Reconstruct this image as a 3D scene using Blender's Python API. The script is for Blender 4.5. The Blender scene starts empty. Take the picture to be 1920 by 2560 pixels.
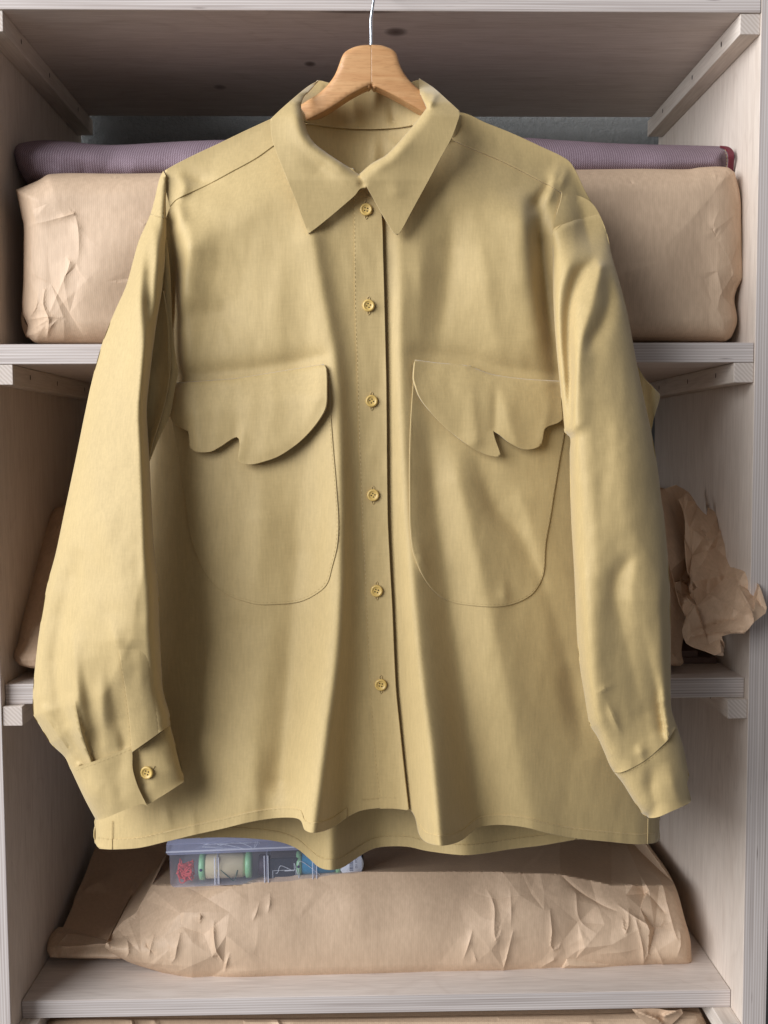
import bpy, bmesh, math, random
import numpy as np
from mathutils import Vector, Matrix, geometry

# ------------------------------------------------------------------ camera
SW, SH = 1920.0, 2560.0
FOC = 2453.5                                  # focal length in photograph pixels
CAM = np.array([-0.0134, -1.036, 0.0061])
PITCH, YAW, ROLL = 0.0629, 0.0203, -0.0045
FWD = np.array([math.sin(YAW)*math.cos(PITCH), math.cos(YAW)*math.cos(PITCH), -math.sin(PITCH)])
_rt = np.array([math.cos(YAW), -math.sin(YAW), 0.0]); _up = np.cross(_rt, FWD)
RGT = math.cos(ROLL)*_rt + math.sin(ROLL)*_up
UPV = -math.sin(ROLL)*_rt + math.cos(ROLL)*_up
scene = bpy.context.scene
COL = scene.collection
cam_d = bpy.data.cameras.new('camera'); cam = bpy.data.objects.new('camera', cam_d); COL.objects.link(cam)
cam_d.sensor_fit = 'HORIZONTAL'; cam_d.sensor_width = 36.0; cam_d.lens = 36.0*FOC/SW
cam_d.clip_start = 0.02; cam_d.clip_end = 50
cam.matrix_world = Matrix(((RGT[0], UPV[0], -FWD[0], CAM[0]), (RGT[1], UPV[1], -FWD[1], CAM[1]),
                           (RGT[2], UPV[2], -FWD[2], CAM[2]), (0, 0, 0, 1)))
scene.camera = cam

# ------------------------------------------------------------------ world, light, exposure
w = bpy.data.worlds.new('World'); scene.world = w; w.use_nodes = True
bg = w.node_tree.nodes['Background']; bg.inputs[0].default_value = (0.88, 0.87, 0.90, 1); bg.inputs[1].default_value = 0.165
def area_light(name, loc, target, sx, sy, energy, color):
    d = bpy.data.lights.new(name, 'AREA'); d.shape = 'RECTANGLE'; d.size = sx; d.size_y = sy
    d.energy = energy; d.color = color
    o = bpy.data.objects.new(name, d); COL.objects.link(o); o.location = loc
    o.rotation_euler = (Vector(target)-Vector(loc)).to_track_quat('-Z', 'Y').to_euler()
    return o
area_light('window_light', (-3.02, -1.98, 1.15), (0, -0.05, -0.1), 3.8, 2.6, 296, (0.92, 0.955, 1.0))
scene.view_settings.view_transform = 'Standard'; scene.view_settings.look = 'None'
scene.view_settings.exposure = 0.10; scene.view_settings.gamma = 1.0
scene.view_settings.use_curve_mapping = False
scene.render.resolution_x = 768; scene.render.resolution_y = 1024
try:
    scene.cycles.use_denoising = True
    scene.cycles.max_bounces = 8; scene.cycles.transparent_max_bounces = 16
except Exception: pass

# ------------------------------------------------------------------ pixel -> place helpers
def rays(P):
    P = np.asarray(P, float).reshape(-1, 2)
    return FWD + RGT*((P[:, :1]-SW/2)/FOC) + UPV*((SH/2-P[:, 1:])/FOC)
def atY(P, Y):
    d = rays(P); t = (np.asarray(Y, float).reshape(-1)-CAM[1])/d[:, 1]
    return CAM + d*t[:, None]
def atZ(P, Z):
    d = rays(P); t = (np.asarray(Z, float).reshape(-1)-CAM[2])/d[:, 2]
    return CAM + d*t[:, None]
def pt(x, y, Y): return atY([(x, y)], [Y])[0]

# ------------------------------------------------------------------ materials
def srgb(r, g, b):
    f = lambda c: (c/255/12.92) if c/255 <= 0.04045 else ((c/255+0.055)/1.055)**2.4
    return (f(r), f(g), f(b), 1)
MATS = {}
def new_mat(name):
    m = bpy.data.materials.new(name); m.use_nodes = True
    nt = m.node_tree; b = nt.nodes['Principled BSDF']; MATS[name] = m
    return m, nt, b
def node(nt, typ, **kw):
    n = nt.nodes.new(typ)
    for k, v in kw.items():
        if k.startswith('i_'):
            key = k[2:]; n.inputs[int(key) if key.isdigit() else key].default_value = v
        else: setattr(n, k, v)
    return n
def mixc(nt, fac, a, b, blend='MIX'):
    n = nt.nodes.new('ShaderNodeMix'); n.data_type = 'RGBA'; n.blend_type = blend
    for s, v in ((n.inputs[0], fac), (n.inputs[6], a), (n.inputs[7], b)):
        if hasattr(v, 'links') or hasattr(v, 'is_linked'): nt.links.new(v, s)
        else: s.default_value = v
    return n.outputs[2]
def ramp(nt, src, stops):
    r = nt.nodes.new('ShaderNodeValToRGB'); e = r.color_ramp.elements
    e[0].position, e[0].color = stops[0]; e[1].position, e[1].color = stops[-1]
    for p, c in stops[1:-1]:
        x = e.new(p); x.color = c
    nt.links.new(src, r.inputs[0]); return r.outputs[0]
def mapping(nt, scale, coord='Object', loc=(0, 0, 0), rot=(0, 0, 0)):
    t = node(nt, 'ShaderNodeTexCoord'); m = node(nt, 'ShaderNodeMapping')
    m.inputs['Scale'].default_value = scale; m.inputs['Location'].default_value = loc; m.inputs['Rotation'].default_value = rot
    nt.links.new(t.outputs[coord], m.inputs[0]); return m.outputs[0]
def noise(nt, vec, scale, detail=3, rough=0.55, dist=0.0):
    n = node(nt, 'ShaderNodeTexNoise'); n.inputs['Scale'].default_value = scale; n.inputs['Detail'].default_value = detail
    n.inputs['Roughness'].default_value = rough; n.inputs['Distortion'].default_value = dist
    nt.links.new(vec, n.inputs['Vector']); return n.outputs['Fac']
def bump(nt, b, h, strength, dist):
    n = node(nt, 'ShaderNodeBump'); n.inputs['Strength'].default_value = strength; n.inputs['Distance'].default_value = dist
    nt.links.new(h, n.inputs['Height'])
    prev = b.inputs['Normal'].links[0].from_socket if b.inputs['Normal'].is_linked else None
    if prev: nt.links.new(prev, n.inputs['Normal'])
    nt.links.new(n.outputs[0], b.inputs['Normal'])

def cloth_mat(name, col, rough=0.6, weave=1.0):
    m, nt, b = new_mat(name)
    v = mapping(nt, (1, 1, 1))
    n1 = noise(nt, mapping(nt, (1, 1, 0.3)), 22, 4)
    n2 = noise(nt, mapping(nt, (1, 1, 0.10)), 620, 3, .6)
    n3 = noise(nt, mapping(nt, (.12, 1, 1)), 620, 3, .6)
    c = mixc(nt, 1.0, col, ramp(nt, n1, [(0.3, (0.95, 0.945, 0.94, 1)), (0.7, (1.04, 1.04, 1.05, 1))]), 'MULTIPLY')
    c = mixc(nt, 1.0, c, ramp(nt, n2, [(0.32, (0.94, 0.94, 0.935, 1)), (0.68, (1.05, 1.05, 1.055, 1))]), 'MULTIPLY')
    c = mixc(nt, 1.0, c, ramp(nt, n3, [(0.32, (0.97, 0.97, 0.965, 1)), (0.68, (1.025, 1.025, 1.03, 1))]), 'MULTIPLY')
    nt.links.new(c, b.inputs['Base Color'])
    b.inputs['Roughness'].default_value = rough; b.inputs['Specular IOR Level'].default_value = 0.34
    b.inputs['Sheen Weight'].default_value = 0.30; b.inputs['Sheen Roughness'].default_value = 0.5
    bump(nt, b, noise(nt, mapping(nt, (1, 1, 0.22)), 95, 4, 0.6), 0.05, 0.003)
    bump(nt, b, noise(nt, v, 1300, 1), 0.12*weave, 0.0006)
    return m
SHIRT = cloth_mat('mustard_cotton', srgb(187, 162, 111))
SHIRT_IN = SHIRT
THREAD = cloth_mat('thread', srgb(182, 157, 106), 0.7)

def wood_mat(name, base, dark, grain_axis='X', knots=(), strength=1.0):
    m, nt, b = new_mat(name)
    k = {'X': 0, 'Y': 1, 'Z': 2}[grain_axis]
    def sc(along, across): v_ = [across]*3; v_[k] = along; return v_
    g = noise(nt, mapping(nt, sc(2.2, 26)), 3.0, 6, 0.7, 0.8)
    g2 = noise(nt, mapping(nt, sc(1.0, 5)), 1.5, 3, 0.5, 1.8)
    g3 = noise(nt, mapping(nt, sc(14, 260)), 2.0, 2, 0.5, 0.2)
    c = mixc(nt, ramp(nt, g, [(0.42, (0, 0, 0, 1)), (0.82, (.8, .8, .8, 1))]), base, dark)
    rg = node(nt, 'ShaderNodeMath', operation='FRACT'); mm = node(nt, 'ShaderNodeMath', operation='MULTIPLY'); nt.links.new(g2, mm.inputs[0]); mm.inputs[1].default_value = 9.0; nt.links.new(mm.outputs[0], rg.inputs[0])
    c = mixc(nt, 1.0, c, ramp(nt, rg.outputs[0], [(0.0, (0.95, 0.935, 0.925, 1)), (0.12, (1.0, 1.0, 1.0, 1)), (0.9, (1.02, 1.02, 1.02, 1)), (1.0, (0.965, 0.955, 0.95, 1))]), 'MULTIPLY')
    c = mixc(nt, 1.0, c, ramp(nt, g3, [(0.35, (0.92, 0.91, 0.90, 1)), (0.6, (1.02, 1.02, 1.02, 1))]), 'MULTIPLY')
    t = node(nt, 'ShaderNodeTexCoord')
    for (kx, ky, kz, rx, ry, rz, st) in knots:
        mp = node(nt, 'ShaderNodeMapping'); mp.vector_type = 'POINT'
        mp.inputs['Location'].default_value = (-kx/rx, -ky/ry, -kz/rz); mp.inputs['Scale'].default_value = (1/rx, 1/ry, 1/rz)
        nt.links.new(t.outputs['Object'], mp.inputs[0])
        ln = node(nt, 'ShaderNodeVectorMath', operation='LENGTH'); nt.links.new(mp.outputs[0], ln.inputs[0])
        f = ramp(nt, ln.outputs['Value'], [(0.0, (st, st, st, 1)), (0.55, (st*.75,)*3+(1,)), (1.0, (0, 0, 0, 1))])
        c = mixc(nt, f, c, srgb(70, 52, 44))
    nt.links.new(c, b.inputs['Base Color']); b.inputs['Roughness'].default_value = 0.62
    b.inputs['Specular IOR Level'].default_value = 0.25
    bump(nt, b, g3, 0.08*strength, 0.0006)
    return m
def _kn(x, y):
    q = atZ([(x, y)], [0.4556])[0]; return (q[0], q[1]-0.18, q[2]+1.2)
BIRCH, BIRCH_D = srgb(218, 206, 197), srgb(196, 181, 170)
WOOD_X = wood_mat('birch_shelf', BIRCH, BIRCH_D, 'X',
                  knots=[(*(_kn(x, y)), rx, ry, .05, st) for x, y, rx, ry, st in ((990, 80, .014, .013, .85), (775, 160, .008, .009, .85), (550, 218, .009, .010, .6), (1403, 301, .011, .012, .65), (900, 30, .05, .004, .7), (1180, 300, .006, .008, .3))])
WOOD_X2 = wood_mat('birch_shelf_plain', BIRCH, BIRCH_D, 'X', knots=[(0.30, 0.17, 0, .006, .006, .05, .5)])
WOOD_Z = wood_mat('birch_upright', srgb(219, 205, 192), srgb(200, 183, 169), 'Z', knots=[(0, 0.03, 0.22, .05, .002, .012, .6)])
WOOD_Y = wood_mat('birch_batten', srgb(220, 208, 196), srgb(196, 180, 166), 'Y')
def ply_mat(name, axis, length_axis):
    m, nt, b = new_mat(name)
    t = node(nt, 'ShaderNodeTexCoord'); sp = node(nt, 'ShaderNodeSeparateXYZ'); nt.links.new(t.outputs['Object'], sp.inputs[0])
    sc = {'X': [4, 420, 420], 'Z': [420, 420, 4]}[length_axis]
    nz = noise(nt, mapping(nt, sc), 1.0, 3, 0.6)
    wob = noise(nt, mapping(nt, [4, 4, 4]), 1.5, 2)
    a = node(nt, 'ShaderNodeMath', operation='MULTIPLY_ADD'); nt.links.new(sp.outputs[axis], a.inputs[0]); a.inputs[1].default_value = 2*math.pi/0.0029
    wm = node(nt, 'ShaderNodeMath', operation='MULTIPLY'); nt.links.new(wob, wm.inputs[0]); wm.inputs[1].default_value = 5.0
    nt.links.new(wm.outputs[0], a.inputs[2])
    sn = node(nt, 'ShaderNodeMath', operation='SINE'); nt.links.new(a.outputs[0], sn.inputs[0])
    h = node(nt, 'ShaderNodeMath', operation='MULTIPLY_ADD'); nt.links.new(sn.outputs[0], h.inputs[0]); h.inputs[1].default_value = .5; h.inputs[2].default_value = .5
    c1 = ramp(nt, h.outputs[0], [(0.0, srgb(190, 177, 170)), (0.45, srgb(196, 184, 177)), (0.86, srgb(199, 188, 182)), (0.95, srgb(213, 204, 199))])
    c2 = ramp(nt, nz, [(0.30, (0.70, 0.67, 0.66, 1)), (0.46, (0.95, 0.95, 0.95, 1)), (0.7, (1.08, 1.08, 1.08, 1))])
    c = mixc(nt, 1.0, c1, c2, 'MULTIPLY')
    vo = node(nt, 'ShaderNodeTexVoronoi'); vo.inputs['Scale'].default_value = 1.0
    ms = {'X': (9, 60, 110), 'Z': (110, 60, 9)}[length_axis]
    nt.links.new(mapping(nt, ms), vo.inputs['Vector'])
    c = mixc(nt, ramp(nt, vo.outputs['Distance'], [(0.0, (.8, .8, .8, 1)), (0.09, (0, 0, 0, 1))]), c, srgb(92, 74, 66))
    nt.links.new(c, b.inputs['Base Color']); b.inputs['Roughness'].default_value = 0.7; b.inputs['Specular IOR Level'].default_value = 0.2
    bump(nt, b, nz, 0.12, 0.0005)
    return m
PLY_H = ply_mat('ply_edge_shelf', 'Z', 'X')
PLY_V = ply_mat('ply_edge_upright', 'X', 'Z')
def endgrain():
    m, nt, b = new_mat('batten_end_grain')
    wv = node(nt, 'ShaderNodeTexWave', wave_type='BANDS', bands_direction='DIAGONAL'); wv.inputs['Scale'].default_value = 130; wv.inputs['Distortion'].default_value = 1.5
    nt.links.new(mapping(nt, (1, 1, 1)), wv.inputs['Vector'])
    nt.links.new(mixc(nt, wv.outputs['Fac'], srgb(190, 175, 163), srgb(208, 195, 185)), b.inputs['Base Color']); b.inputs['Roughness'].default_value = .75
    return m
ENDG = endgrain()

def paper_mat(name, base, rib_axis='X', rib=1.0):
    m, nt, b = new_mat(name)
    v = mapping(nt, (1, 1, 1))
    big = noise(nt, v, 7, 4); fib = noise(nt, mapping(nt, (1, 1, .25)), 260, 3)
    wv = node(nt, 'ShaderNodeTexWave', wave_type='BANDS', bands_direction=rib_axis); wv.inputs['Scale'].default_value = 150; wv.inputs['Distortion'].default_value = 1.2
    wv.inputs['Detail'].default_value = 1; wv.inputs['Detail Scale'].default_value = 3
    nt.links.new(v, wv.inputs['Vector'])
    c = mixc(nt, 1.0, base, ramp(nt, big, [(0.3, (0.92, 0.91, 0.90, 1)), (0.7, (1.05, 1.05, 1.05, 1))]), 'MULTIPLY')
    c = mixc(nt, 1.0, c, ramp(nt, fib, [(0.3, (0.92, 0.91, 0.90, 1)), (0.7, (1.05, 1.05, 1.05, 1))]), 'MULTIPLY')
    c = mixc(nt, 1.0, c, ramp(nt, wv.outputs['Fac'], [(0.0, (1-.07*rib,)*3+(1,)), (1.0, (1+.04*rib,)*3+(1,))]), 'MULTIPLY')
    nt.links.new(c, b.inputs['Base Color']); b.inputs['Roughness'].default_value = 0.58; b.inputs['Specular IOR Level'].default_value = 0.35
    bump(nt, b, wv.outputs['Fac'], 0.10*rib, 0.0006)
    bump(nt, b, noise(nt, v, 34, 4, .6), 0.10, 0.005)
    return m
KRAFT = paper_mat('kraft_paper', srgb(206, 178, 150), 'X', .6)
KRAFT_B = paper_mat('kraft_paper_plain', srgb(203, 172, 143), 'X', 0.25)

def simple(name, col, rough=0.5, metal=0.0, spec=0.5, var=0.06, scale=60, bmp=0.0, coat=0.0):
    m, nt, b = new_mat(name)
    n = noise(nt, mapping(nt, (1, 1, 1)), scale, 3)
    c = mixc(nt, 1.0, col, ramp(nt, n, [(0.3, (1-var,)*3+(1,)), (0.7, (1+var,)*3+(1,))]), 'MULTIPLY')
    nt.links.new(c, b.inputs['Base Color'])
    b.inputs['Roughness'].default_value = rough; b.inputs['Metallic'].default_value = metal; b.inputs['Specular IOR Level'].default_value = spec
    b.inputs['Coat Weight'].default_value = coat
    if bmp: bump(nt, b, n, bmp, 0.002)
    return m
STEEL = simple('hook_steel', srgb(205, 208, 214), 0.22, 1.0)
BUTTON = simple('button_plastic', srgb(206, 172, 98), 0.45, coat=.1)
HOLE = simple('button_hole', srgb(40, 28, 16), 0.9)
SCREW = simple('screw_hole', srgb(58, 44, 40), 0.6)
def beech(name, seed, rot):
    m, nt, b = new_mat(name)
    g = noise(nt, mapping(nt, (3.5, 60, 60), loc=(seed, seed, 0), rot=(0, rot, 0)), 3, 4, .6, .3)
    f = noise(nt, mapping(nt, (30, 260, 260), rot=(0, rot, 0)), 3, 2)
    c = mixc(nt, ramp(nt, g, [(0.3, (0, 0, 0, 1)), (0.75, (1, 1, 1, 1))]), srgb(212, 164, 114), srgb(190, 136, 88))
    c = mixc(nt, 1.0, c, ramp(nt, f, [(0.3, (0.86, 0.83, 0.8, 1)), (0.5, (1, 1, 1, 1))]), 'MULTIPLY')
    nt.links.new(c, b.inputs['Base Color']); b.inputs['Roughness'].default_value = 0.42; b.inputs['Coat Weight'].default_value = 0.12
    return m
BEECH_L, BEECH_R = beech('beech_wood', 0.0, 0.45), beech('beech_wood_reddish', 3.7, -0.5)
def plum():
    m, nt, b = new_mat('plum_weave')
    t = node(nt, 'ShaderNodeTexCoord'); sp = node(nt, 'ShaderNodeSeparateXYZ'); nt.links.new(t.outputs['Object'], sp.inputs[0])
    def sn(out, pitch, ph=None):
        m_ = node(nt, 'ShaderNodeMath', operation='MULTIPLY_ADD'); nt.links.new(out, m_.inputs[0]); m_.inputs[1].default_value = 2*math.pi/pitch; m_.inputs[2].default_value = 0
        if ph is not None: nt.links.new(ph, m_.inputs[2])
        q = node(nt, 'ShaderNodeMath', operation='SINE'); nt.links.new(m_.outputs[0], q.inputs[0]); return q.outputs[0]
    hz = node(nt, 'ShaderNodeMath', operation='MULTIPLY'); nt.links.new(sp.outputs['Z'], hz.inputs[0]); hz.inputs[1].default_value = math.pi/.0019
    pr_ = node(nt, 'ShaderNodeMath', operation='MULTIPLY'); nt.links.new(sn(sp.outputs['X'], .0026, hz.outputs[0]), pr_.inputs[0]); nt.links.new(sn(sp.outputs['Z'], .0038), pr_.inputs[1])
    nz = noise(nt, mapping(nt, (1, 1, 1)), 14, 3); nf = noise(nt, mapping(nt, (1, 1, 1)), 900, 2)
    ad = node(nt, 'ShaderNodeMath', operation='MULTIPLY_ADD'); nt.links.new(pr_.outputs[0], ad.inputs[0]); ad.inputs[1].default_value = .5; nt.links.new(nf, ad.inputs[2])
    f = ramp(nt, ad.outputs[0], [(0.25, (0, 0, 0, 1)), (0.8, (1, 1, 1, 1))])
    c = mixc(nt, f, srgb(116, 94, 102), srgb(162, 144, 152))
    c = mixc(nt, 1.0, c, ramp(nt, nz, [(0.3, (.85, .85, .85, 1)), (0.7, (1.08, 1.08, 1.1, 1))]), 'MULTIPLY')
    nt.links.new(c, b.inputs['Base Color']); b.inputs['Roughness'].default_value = .85; b.inputs['Specular IOR Level'].default_value = .2
    bump(nt, b, f, .4, .0006)
    return m
PLUM = plum(); RED = cloth_mat('dark_red_binding', srgb(92, 18, 32), .8)

# ------------------------------------------------------------------ object helpers
def link(o, parent=None):
    COL.objects.link(o)
    if parent is not None: o.parent = parent
    return o
def empty(name, label, cat, loc=(0, 0, 0), group=None):
    o = bpy.data.objects.new(name, None); COL.objects.link(o); o.location = loc; o.empty_display_size = .02
    o['label'] = label; o['category'] = cat
    if group: o['group'] = group
    return o
def tag(o, label, cat, group=None):
    o['label'] = label; o['category'] = cat
    if group: o['group'] = group
    return o
def mesh_obj(name, V, F, mats, parent=None, smooth=True, fmat=None):
    me = bpy.data.meshes.new(name)
    off = np.array(parent.matrix_world.translation) if parent is not None and parent.parent is None else np.zeros(3)
    if parent is not None: off = np.array(world_off(parent))
    V = np.asarray(V, float) - off
    me.from_pydata([tuple(v) for v in V], [], [tuple(int(i) for i in f) for f in F])
    for m in (mats if isinstance(mats, (list, tuple)) else [mats]): me.materials.append(m)
    if smooth: me.polygons.foreach_set('use_smooth', [True]*len(me.polygons))
    if fmat is not None: me.polygons.foreach_set('material_index', fmat)
    me.update()
    return link(bpy.data.objects.new(name, me), parent)
def world_off(o):
    v = Vector((0, 0, 0))
    while o is not None: v += o.location; o = o.parent
    return v
def solid(o, t, bevel=0.0):
    s = o.modifiers.new('thickness', 'SOLIDIFY'); s.thickness = t; s.offset = -1; s.use_even_offset = False
    return o
def box_geo(x0, x1, y0, y1, z0, z1):
    V = [(x, y, z) for z in (z0, z1) for y in (y0, y1) for x in (x0, x1)]
    F = [(0, 2, 3, 1), (4, 5, 7, 6), (0, 1, 5, 4), (2, 6, 7, 3), (0, 4, 6, 2), (1, 3, 7, 5)]   # bottom top front back left right
    return V, F
def box(name, x0, x1, y0, y1, z0, z1, mats, parent=None, fmat=None, bevel=0.0008):
    V, F = box_geo(x0, x1, y0, y1, z0, z1)
    o = mesh_obj(name, V, F, mats, parent, False, fmat)
    if bevel:
        b = o.modifiers.new('bevel', 'BEVEL'); b.width = bevel; b.segments = 2
    return o
def tube_geo(pts, r, n=8, cap=True):
    pts = [Vector(p) for p in pts]; V = []; F = []
    rr = r if hasattr(r, '__len__') else [r]*len(pts)
    t0 = (pts[1]-pts[0]).normalized(); a = t0.orthogonal().normalized()
    for i, p in enumerate(pts):
        t = (pts[min(i+1, len(pts)-1)]-pts[max(i-1, 0)]).normalized()
        a = (a - t*a.dot(t)).normalized(); b = t.cross(a)
        for k in range(n):
            q = p + (a*math.cos(2*math.pi*k/n) + b*math.sin(2*math.pi*k/n))*rr[i]; V.append(tuple(q))
    for i in range(len(pts)-1):
        for k in range(n):
            F.append((i*n+k, i*n+(k+1) % n, (i+1)*n+(k+1) % n, (i+1)*n+k))
    if cap: F.append(tuple(range(n-1, -1, -1))); F.append(tuple((len(pts)-1)*n+k for k in range(n)))
    return V, F
def tube(name, pts, r, mat, parent=None, n=8):
    V, F = tube_geo(pts, r, n); return mesh_obj(name, V, F, mat, parent)

# ------------------------------------------------------------------ 2-D path helpers (photograph pixels)
def smooth_path(pts, step, closed=False, corner=48):
    P = [np.array(p[:2], float) for p in pts]; n = len(P)
    def is_corner(i):
        if not closed and i in (0, n-1): return True
        a = P[i]-P[i-1]; b = P[(i+1) % n]-P[i]
        ang = math.degrees(math.acos(max(-1, min(1, a@b/(np.linalg.norm(a)*np.linalg.norm(b)+1e-9)))))
        return ang > corner
    cor = [is_corner(i) for i in range(n)]
    def tan(i):
        if not closed and i in (0, n-1): return None
        return None if cor[i] else (P[(i+1) % n]-P[i-1])
    out = []
    for i in range(n if closed else n-1):
        a, b = P[i], P[(i+1) % n]; L = np.linalg.norm(b-a)
        ta, tb = tan(i), tan((i+1) % n)
        ta = (b-a) if ta is None else ta/np.linalg.norm(ta)*L
        tb = (b-a) if tb is None else tb/np.linalg.norm(tb)*L
        k = max(1, int(round(L/step)))
        for j in range(k):
            t = j/k; h = (2*t**3-3*t*t+1, t**3-2*t*t+t, -2*t**3+3*t*t, t**3-t*t)
            out.append(h[0]*a+h[1]*ta+h[2]*b+h[3]*tb)
    if not closed: out.append(P[-1])
    return np.array(out)
def dist_poly(P, path, closed=False):
    """distance of points to a polyline"""
    A = path if not closed else np.vstack([path, path[:1]])
    a = A[:-1]; d = A[1:]-a; L2 = (d**2).sum(1)+1e-12
    out = np.empty(len(P))
    for i in range(0, len(P), 3000):
        q = P[i:i+3000, None, :]-a[None]
        t = np.clip((q*d[None]).sum(2)/L2, 0, 1)
        out[i:i+3000] = np.sqrt((((q-t[..., None]*d[None])**2).sum(2)).min(1))
    return out
def inside(P, poly):
    x, y = P[:, 0], P[:, 1]; r = np.zeros(len(P), bool); j = len(poly)-1
    for i in range(len(poly)):
        xi, yi = poly[i]; xj, yj = poly[j]
        if yi != yj:
            c = ((yi > y) != (yj > y)) & (x < (xj-xi)*(y-yi)/(yj-yi)+xi); r ^= c
        j = i
    return r
def cdt(outline, spacing, rings=(), extra=None):
    """triangulated sheet inside a closed outline; returns points, faces and the outline path"""
    B = outline; allp = [B]; last = 0
    cen_ccw = ((B[:, 0]*np.roll(B[:, 1], -1)-np.roll(B[:, 0], -1)*B[:, 1]).sum() > 0)
    tn = np.roll(B, -1, 0)-np.roll(B, 1, 0); tn /= np.linalg.norm(tn, axis=1)[:, None]+1e-9
    nr = np.stack([-tn[:, 1], tn[:, 0]], 1)*(1 if cen_ccw else -1)
    for r in rings:
        Q = B+nr*r; ok = inside(Q, B); Q = Q[ok]
        Q = Q[dist_poly(Q, B, True) > r*0.93]; allp.append(Q); last = r
    mn, mx = B.min(0), B.max(0); g = []; h = spacing*0.866; k = 0
    ys = np.arange(mn[1], mx[1], h)
    for k, y in enumerate(ys):
        xs = np.arange(mn[0]+(spacing/2 if k % 2 else 0), mx[0], spacing); g.append(np.stack([xs, np.full(len(xs), y)], 1))
    G = np.vstack(g); G = G[inside(G, B)]; G = G[dist_poly(G, B, True) > last+spacing*0.55]
    if extra is not None and len(extra):
        X = extra[inside(extra, B)]; X = X[dist_poly(X, B, True) > 1.5]
        keep = np.ones(len(G), bool)
        for i in range(0, len(G), 4000): keep[i:i+4000] = (((G[i:i+4000, None]-X[None])**2).sum(2).min(1) > (spacing*.5)**2)
        G = G[keep]; allp.append(X)
    allp.append(G); P = np.vstack(allp)
    v, e, f, *_ = geometry.delaunay_2d_cdt([Vector(p) for p in P], [], [list(range(len(B)))], 1, 1e-4)
    return np.array([tuple(q) for q in v]), [tuple(q) for q in f]
def orient(V, F):
    V = np.asarray(V); F = np.asarray(F)
    n = np.cross(V[F[:, 1]]-V[F[:, 0]], V[F[:, 2]]-V[F[:, 0]]).sum(0)
    return F if n[1] < 0 else F[:, ::-1]
def sheet(name, pts, Yfn, mat, parent, spacing=9, thick=0.0012, rings=(), step=None, back=False, corner=48, smooth=True, extra=None):
    B = smooth_path(pts, step or spacing*0.8, True, corner)
    P, F = cdt(B, spacing, rings, extra)
    V = atY(P, Yfn(P)); F = orient(V, F)
    if back: F = F[:, ::-1]
    o = mesh_obj(name, V, F, mat, parent, smooth)
    if thick: solid(o, thick)
    return o
def sstep(x): x = np.clip(x, 0, 1); return x*x*(3-2*x)
def rounded(d, w): t = 1-np.clip(d/w, 0, 1); return np.sqrt(np.clip(1-t*t, 0, 1))
class Folds:
    """ridges (+) and valleys (-) in millimetres towards the viewer, as strokes (x, y, amp, width_left, width_right)"""
    def __init__(self, strokes, sharp=False, soft=6.0):
        self.soft = soft
        self.s = []
        for st in strokes:
            st = np.array([(*q, q[3]) if len(q) == 4 else q for q in st], float)
            path = smooth_path(st[:, :2], 14, False, 180)
            cum0 = np.r_[0, np.cumsum(np.linalg.norm(np.diff(st[:, :2], axis=0), axis=1))]; cum0 /= cum0[-1]
            cum1 = np.r_[0, np.cumsum(np.linalg.norm(np.diff(path, axis=0), axis=1))]; cum1 /= cum1[-1]
            att = np.stack([np.interp(cum1, cum0, st[:, k]) for k in (2, 3, 4)], 1)
            self.s.append((path, att))
        self.sharp = sharp
        self.pts = np.vstack([p for p, _ in self.s])
        self.pts = np.vstack([np.vstack([p[:-1]+(p[1:]-p[:-1])*t for t in (0, .33, .66)]) for p, _ in self.s])
    def __call__(self, P):
        out = np.zeros(len(P))
        for path, att in self.s:
            wm = att[:, 1:].max()*2.8
            m = ((P >= path.min(0)-wm) & (P <= path.max(0)+wm)).all(1); idx = np.nonzero(m)[0]
            a = path[:-1]; d = path[1:]-a; L2 = (d**2).sum(1)+1e-9
            for i in range(0, len(idx), 4000):
                ii = idx[i:i+4000]; q = P[ii][:, None]-a[None]
                t = np.clip((q*d[None]).sum(2)/L2, 0, 1); r = q-t[..., None]*d[None]
                dd = np.sqrt((r**2).sum(2)); k = dd.argmin(1); ar = np.arange(len(ii))
                tk = t[ar, k]; dk = dd[ar, k]; rx = r[ar, k, 0]
                A = att[k]*(1-tk[:, None])+att[k+1]*tk[:, None]
                s = 1/(1+np.exp(-np.clip(rx/self.soft, -40, 40))); wd = A[:, 1]*(1-s)+A[:, 2]*s
                out[ii] += A[:, 0]*(np.exp(-dk/wd) if self.sharp else np.exp(-(dk/wd+1e-6)**1.6))
        return out*0.001
class Wob:
    def __init__(self, seed, n, lo, hi, amp, aniso=1.0):
        r = np.random.RandomState(seed); lam = np.exp(r.uniform(math.log(lo), math.log(hi), n)); a = r.uniform(0, 2*math.pi, n)
        self.k = np.stack([np.cos(a), np.sin(a)*aniso], 1)*(2*math.pi/lam)[:, None]; self.p = r.uniform(0, 6.28, n); self.a = amp*(lam/hi)/math.sqrt(n)*1.4
    def __call__(self, P): return (np.sin(P@self.k.T+self.p)*self.a).sum(1)*0.001
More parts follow.
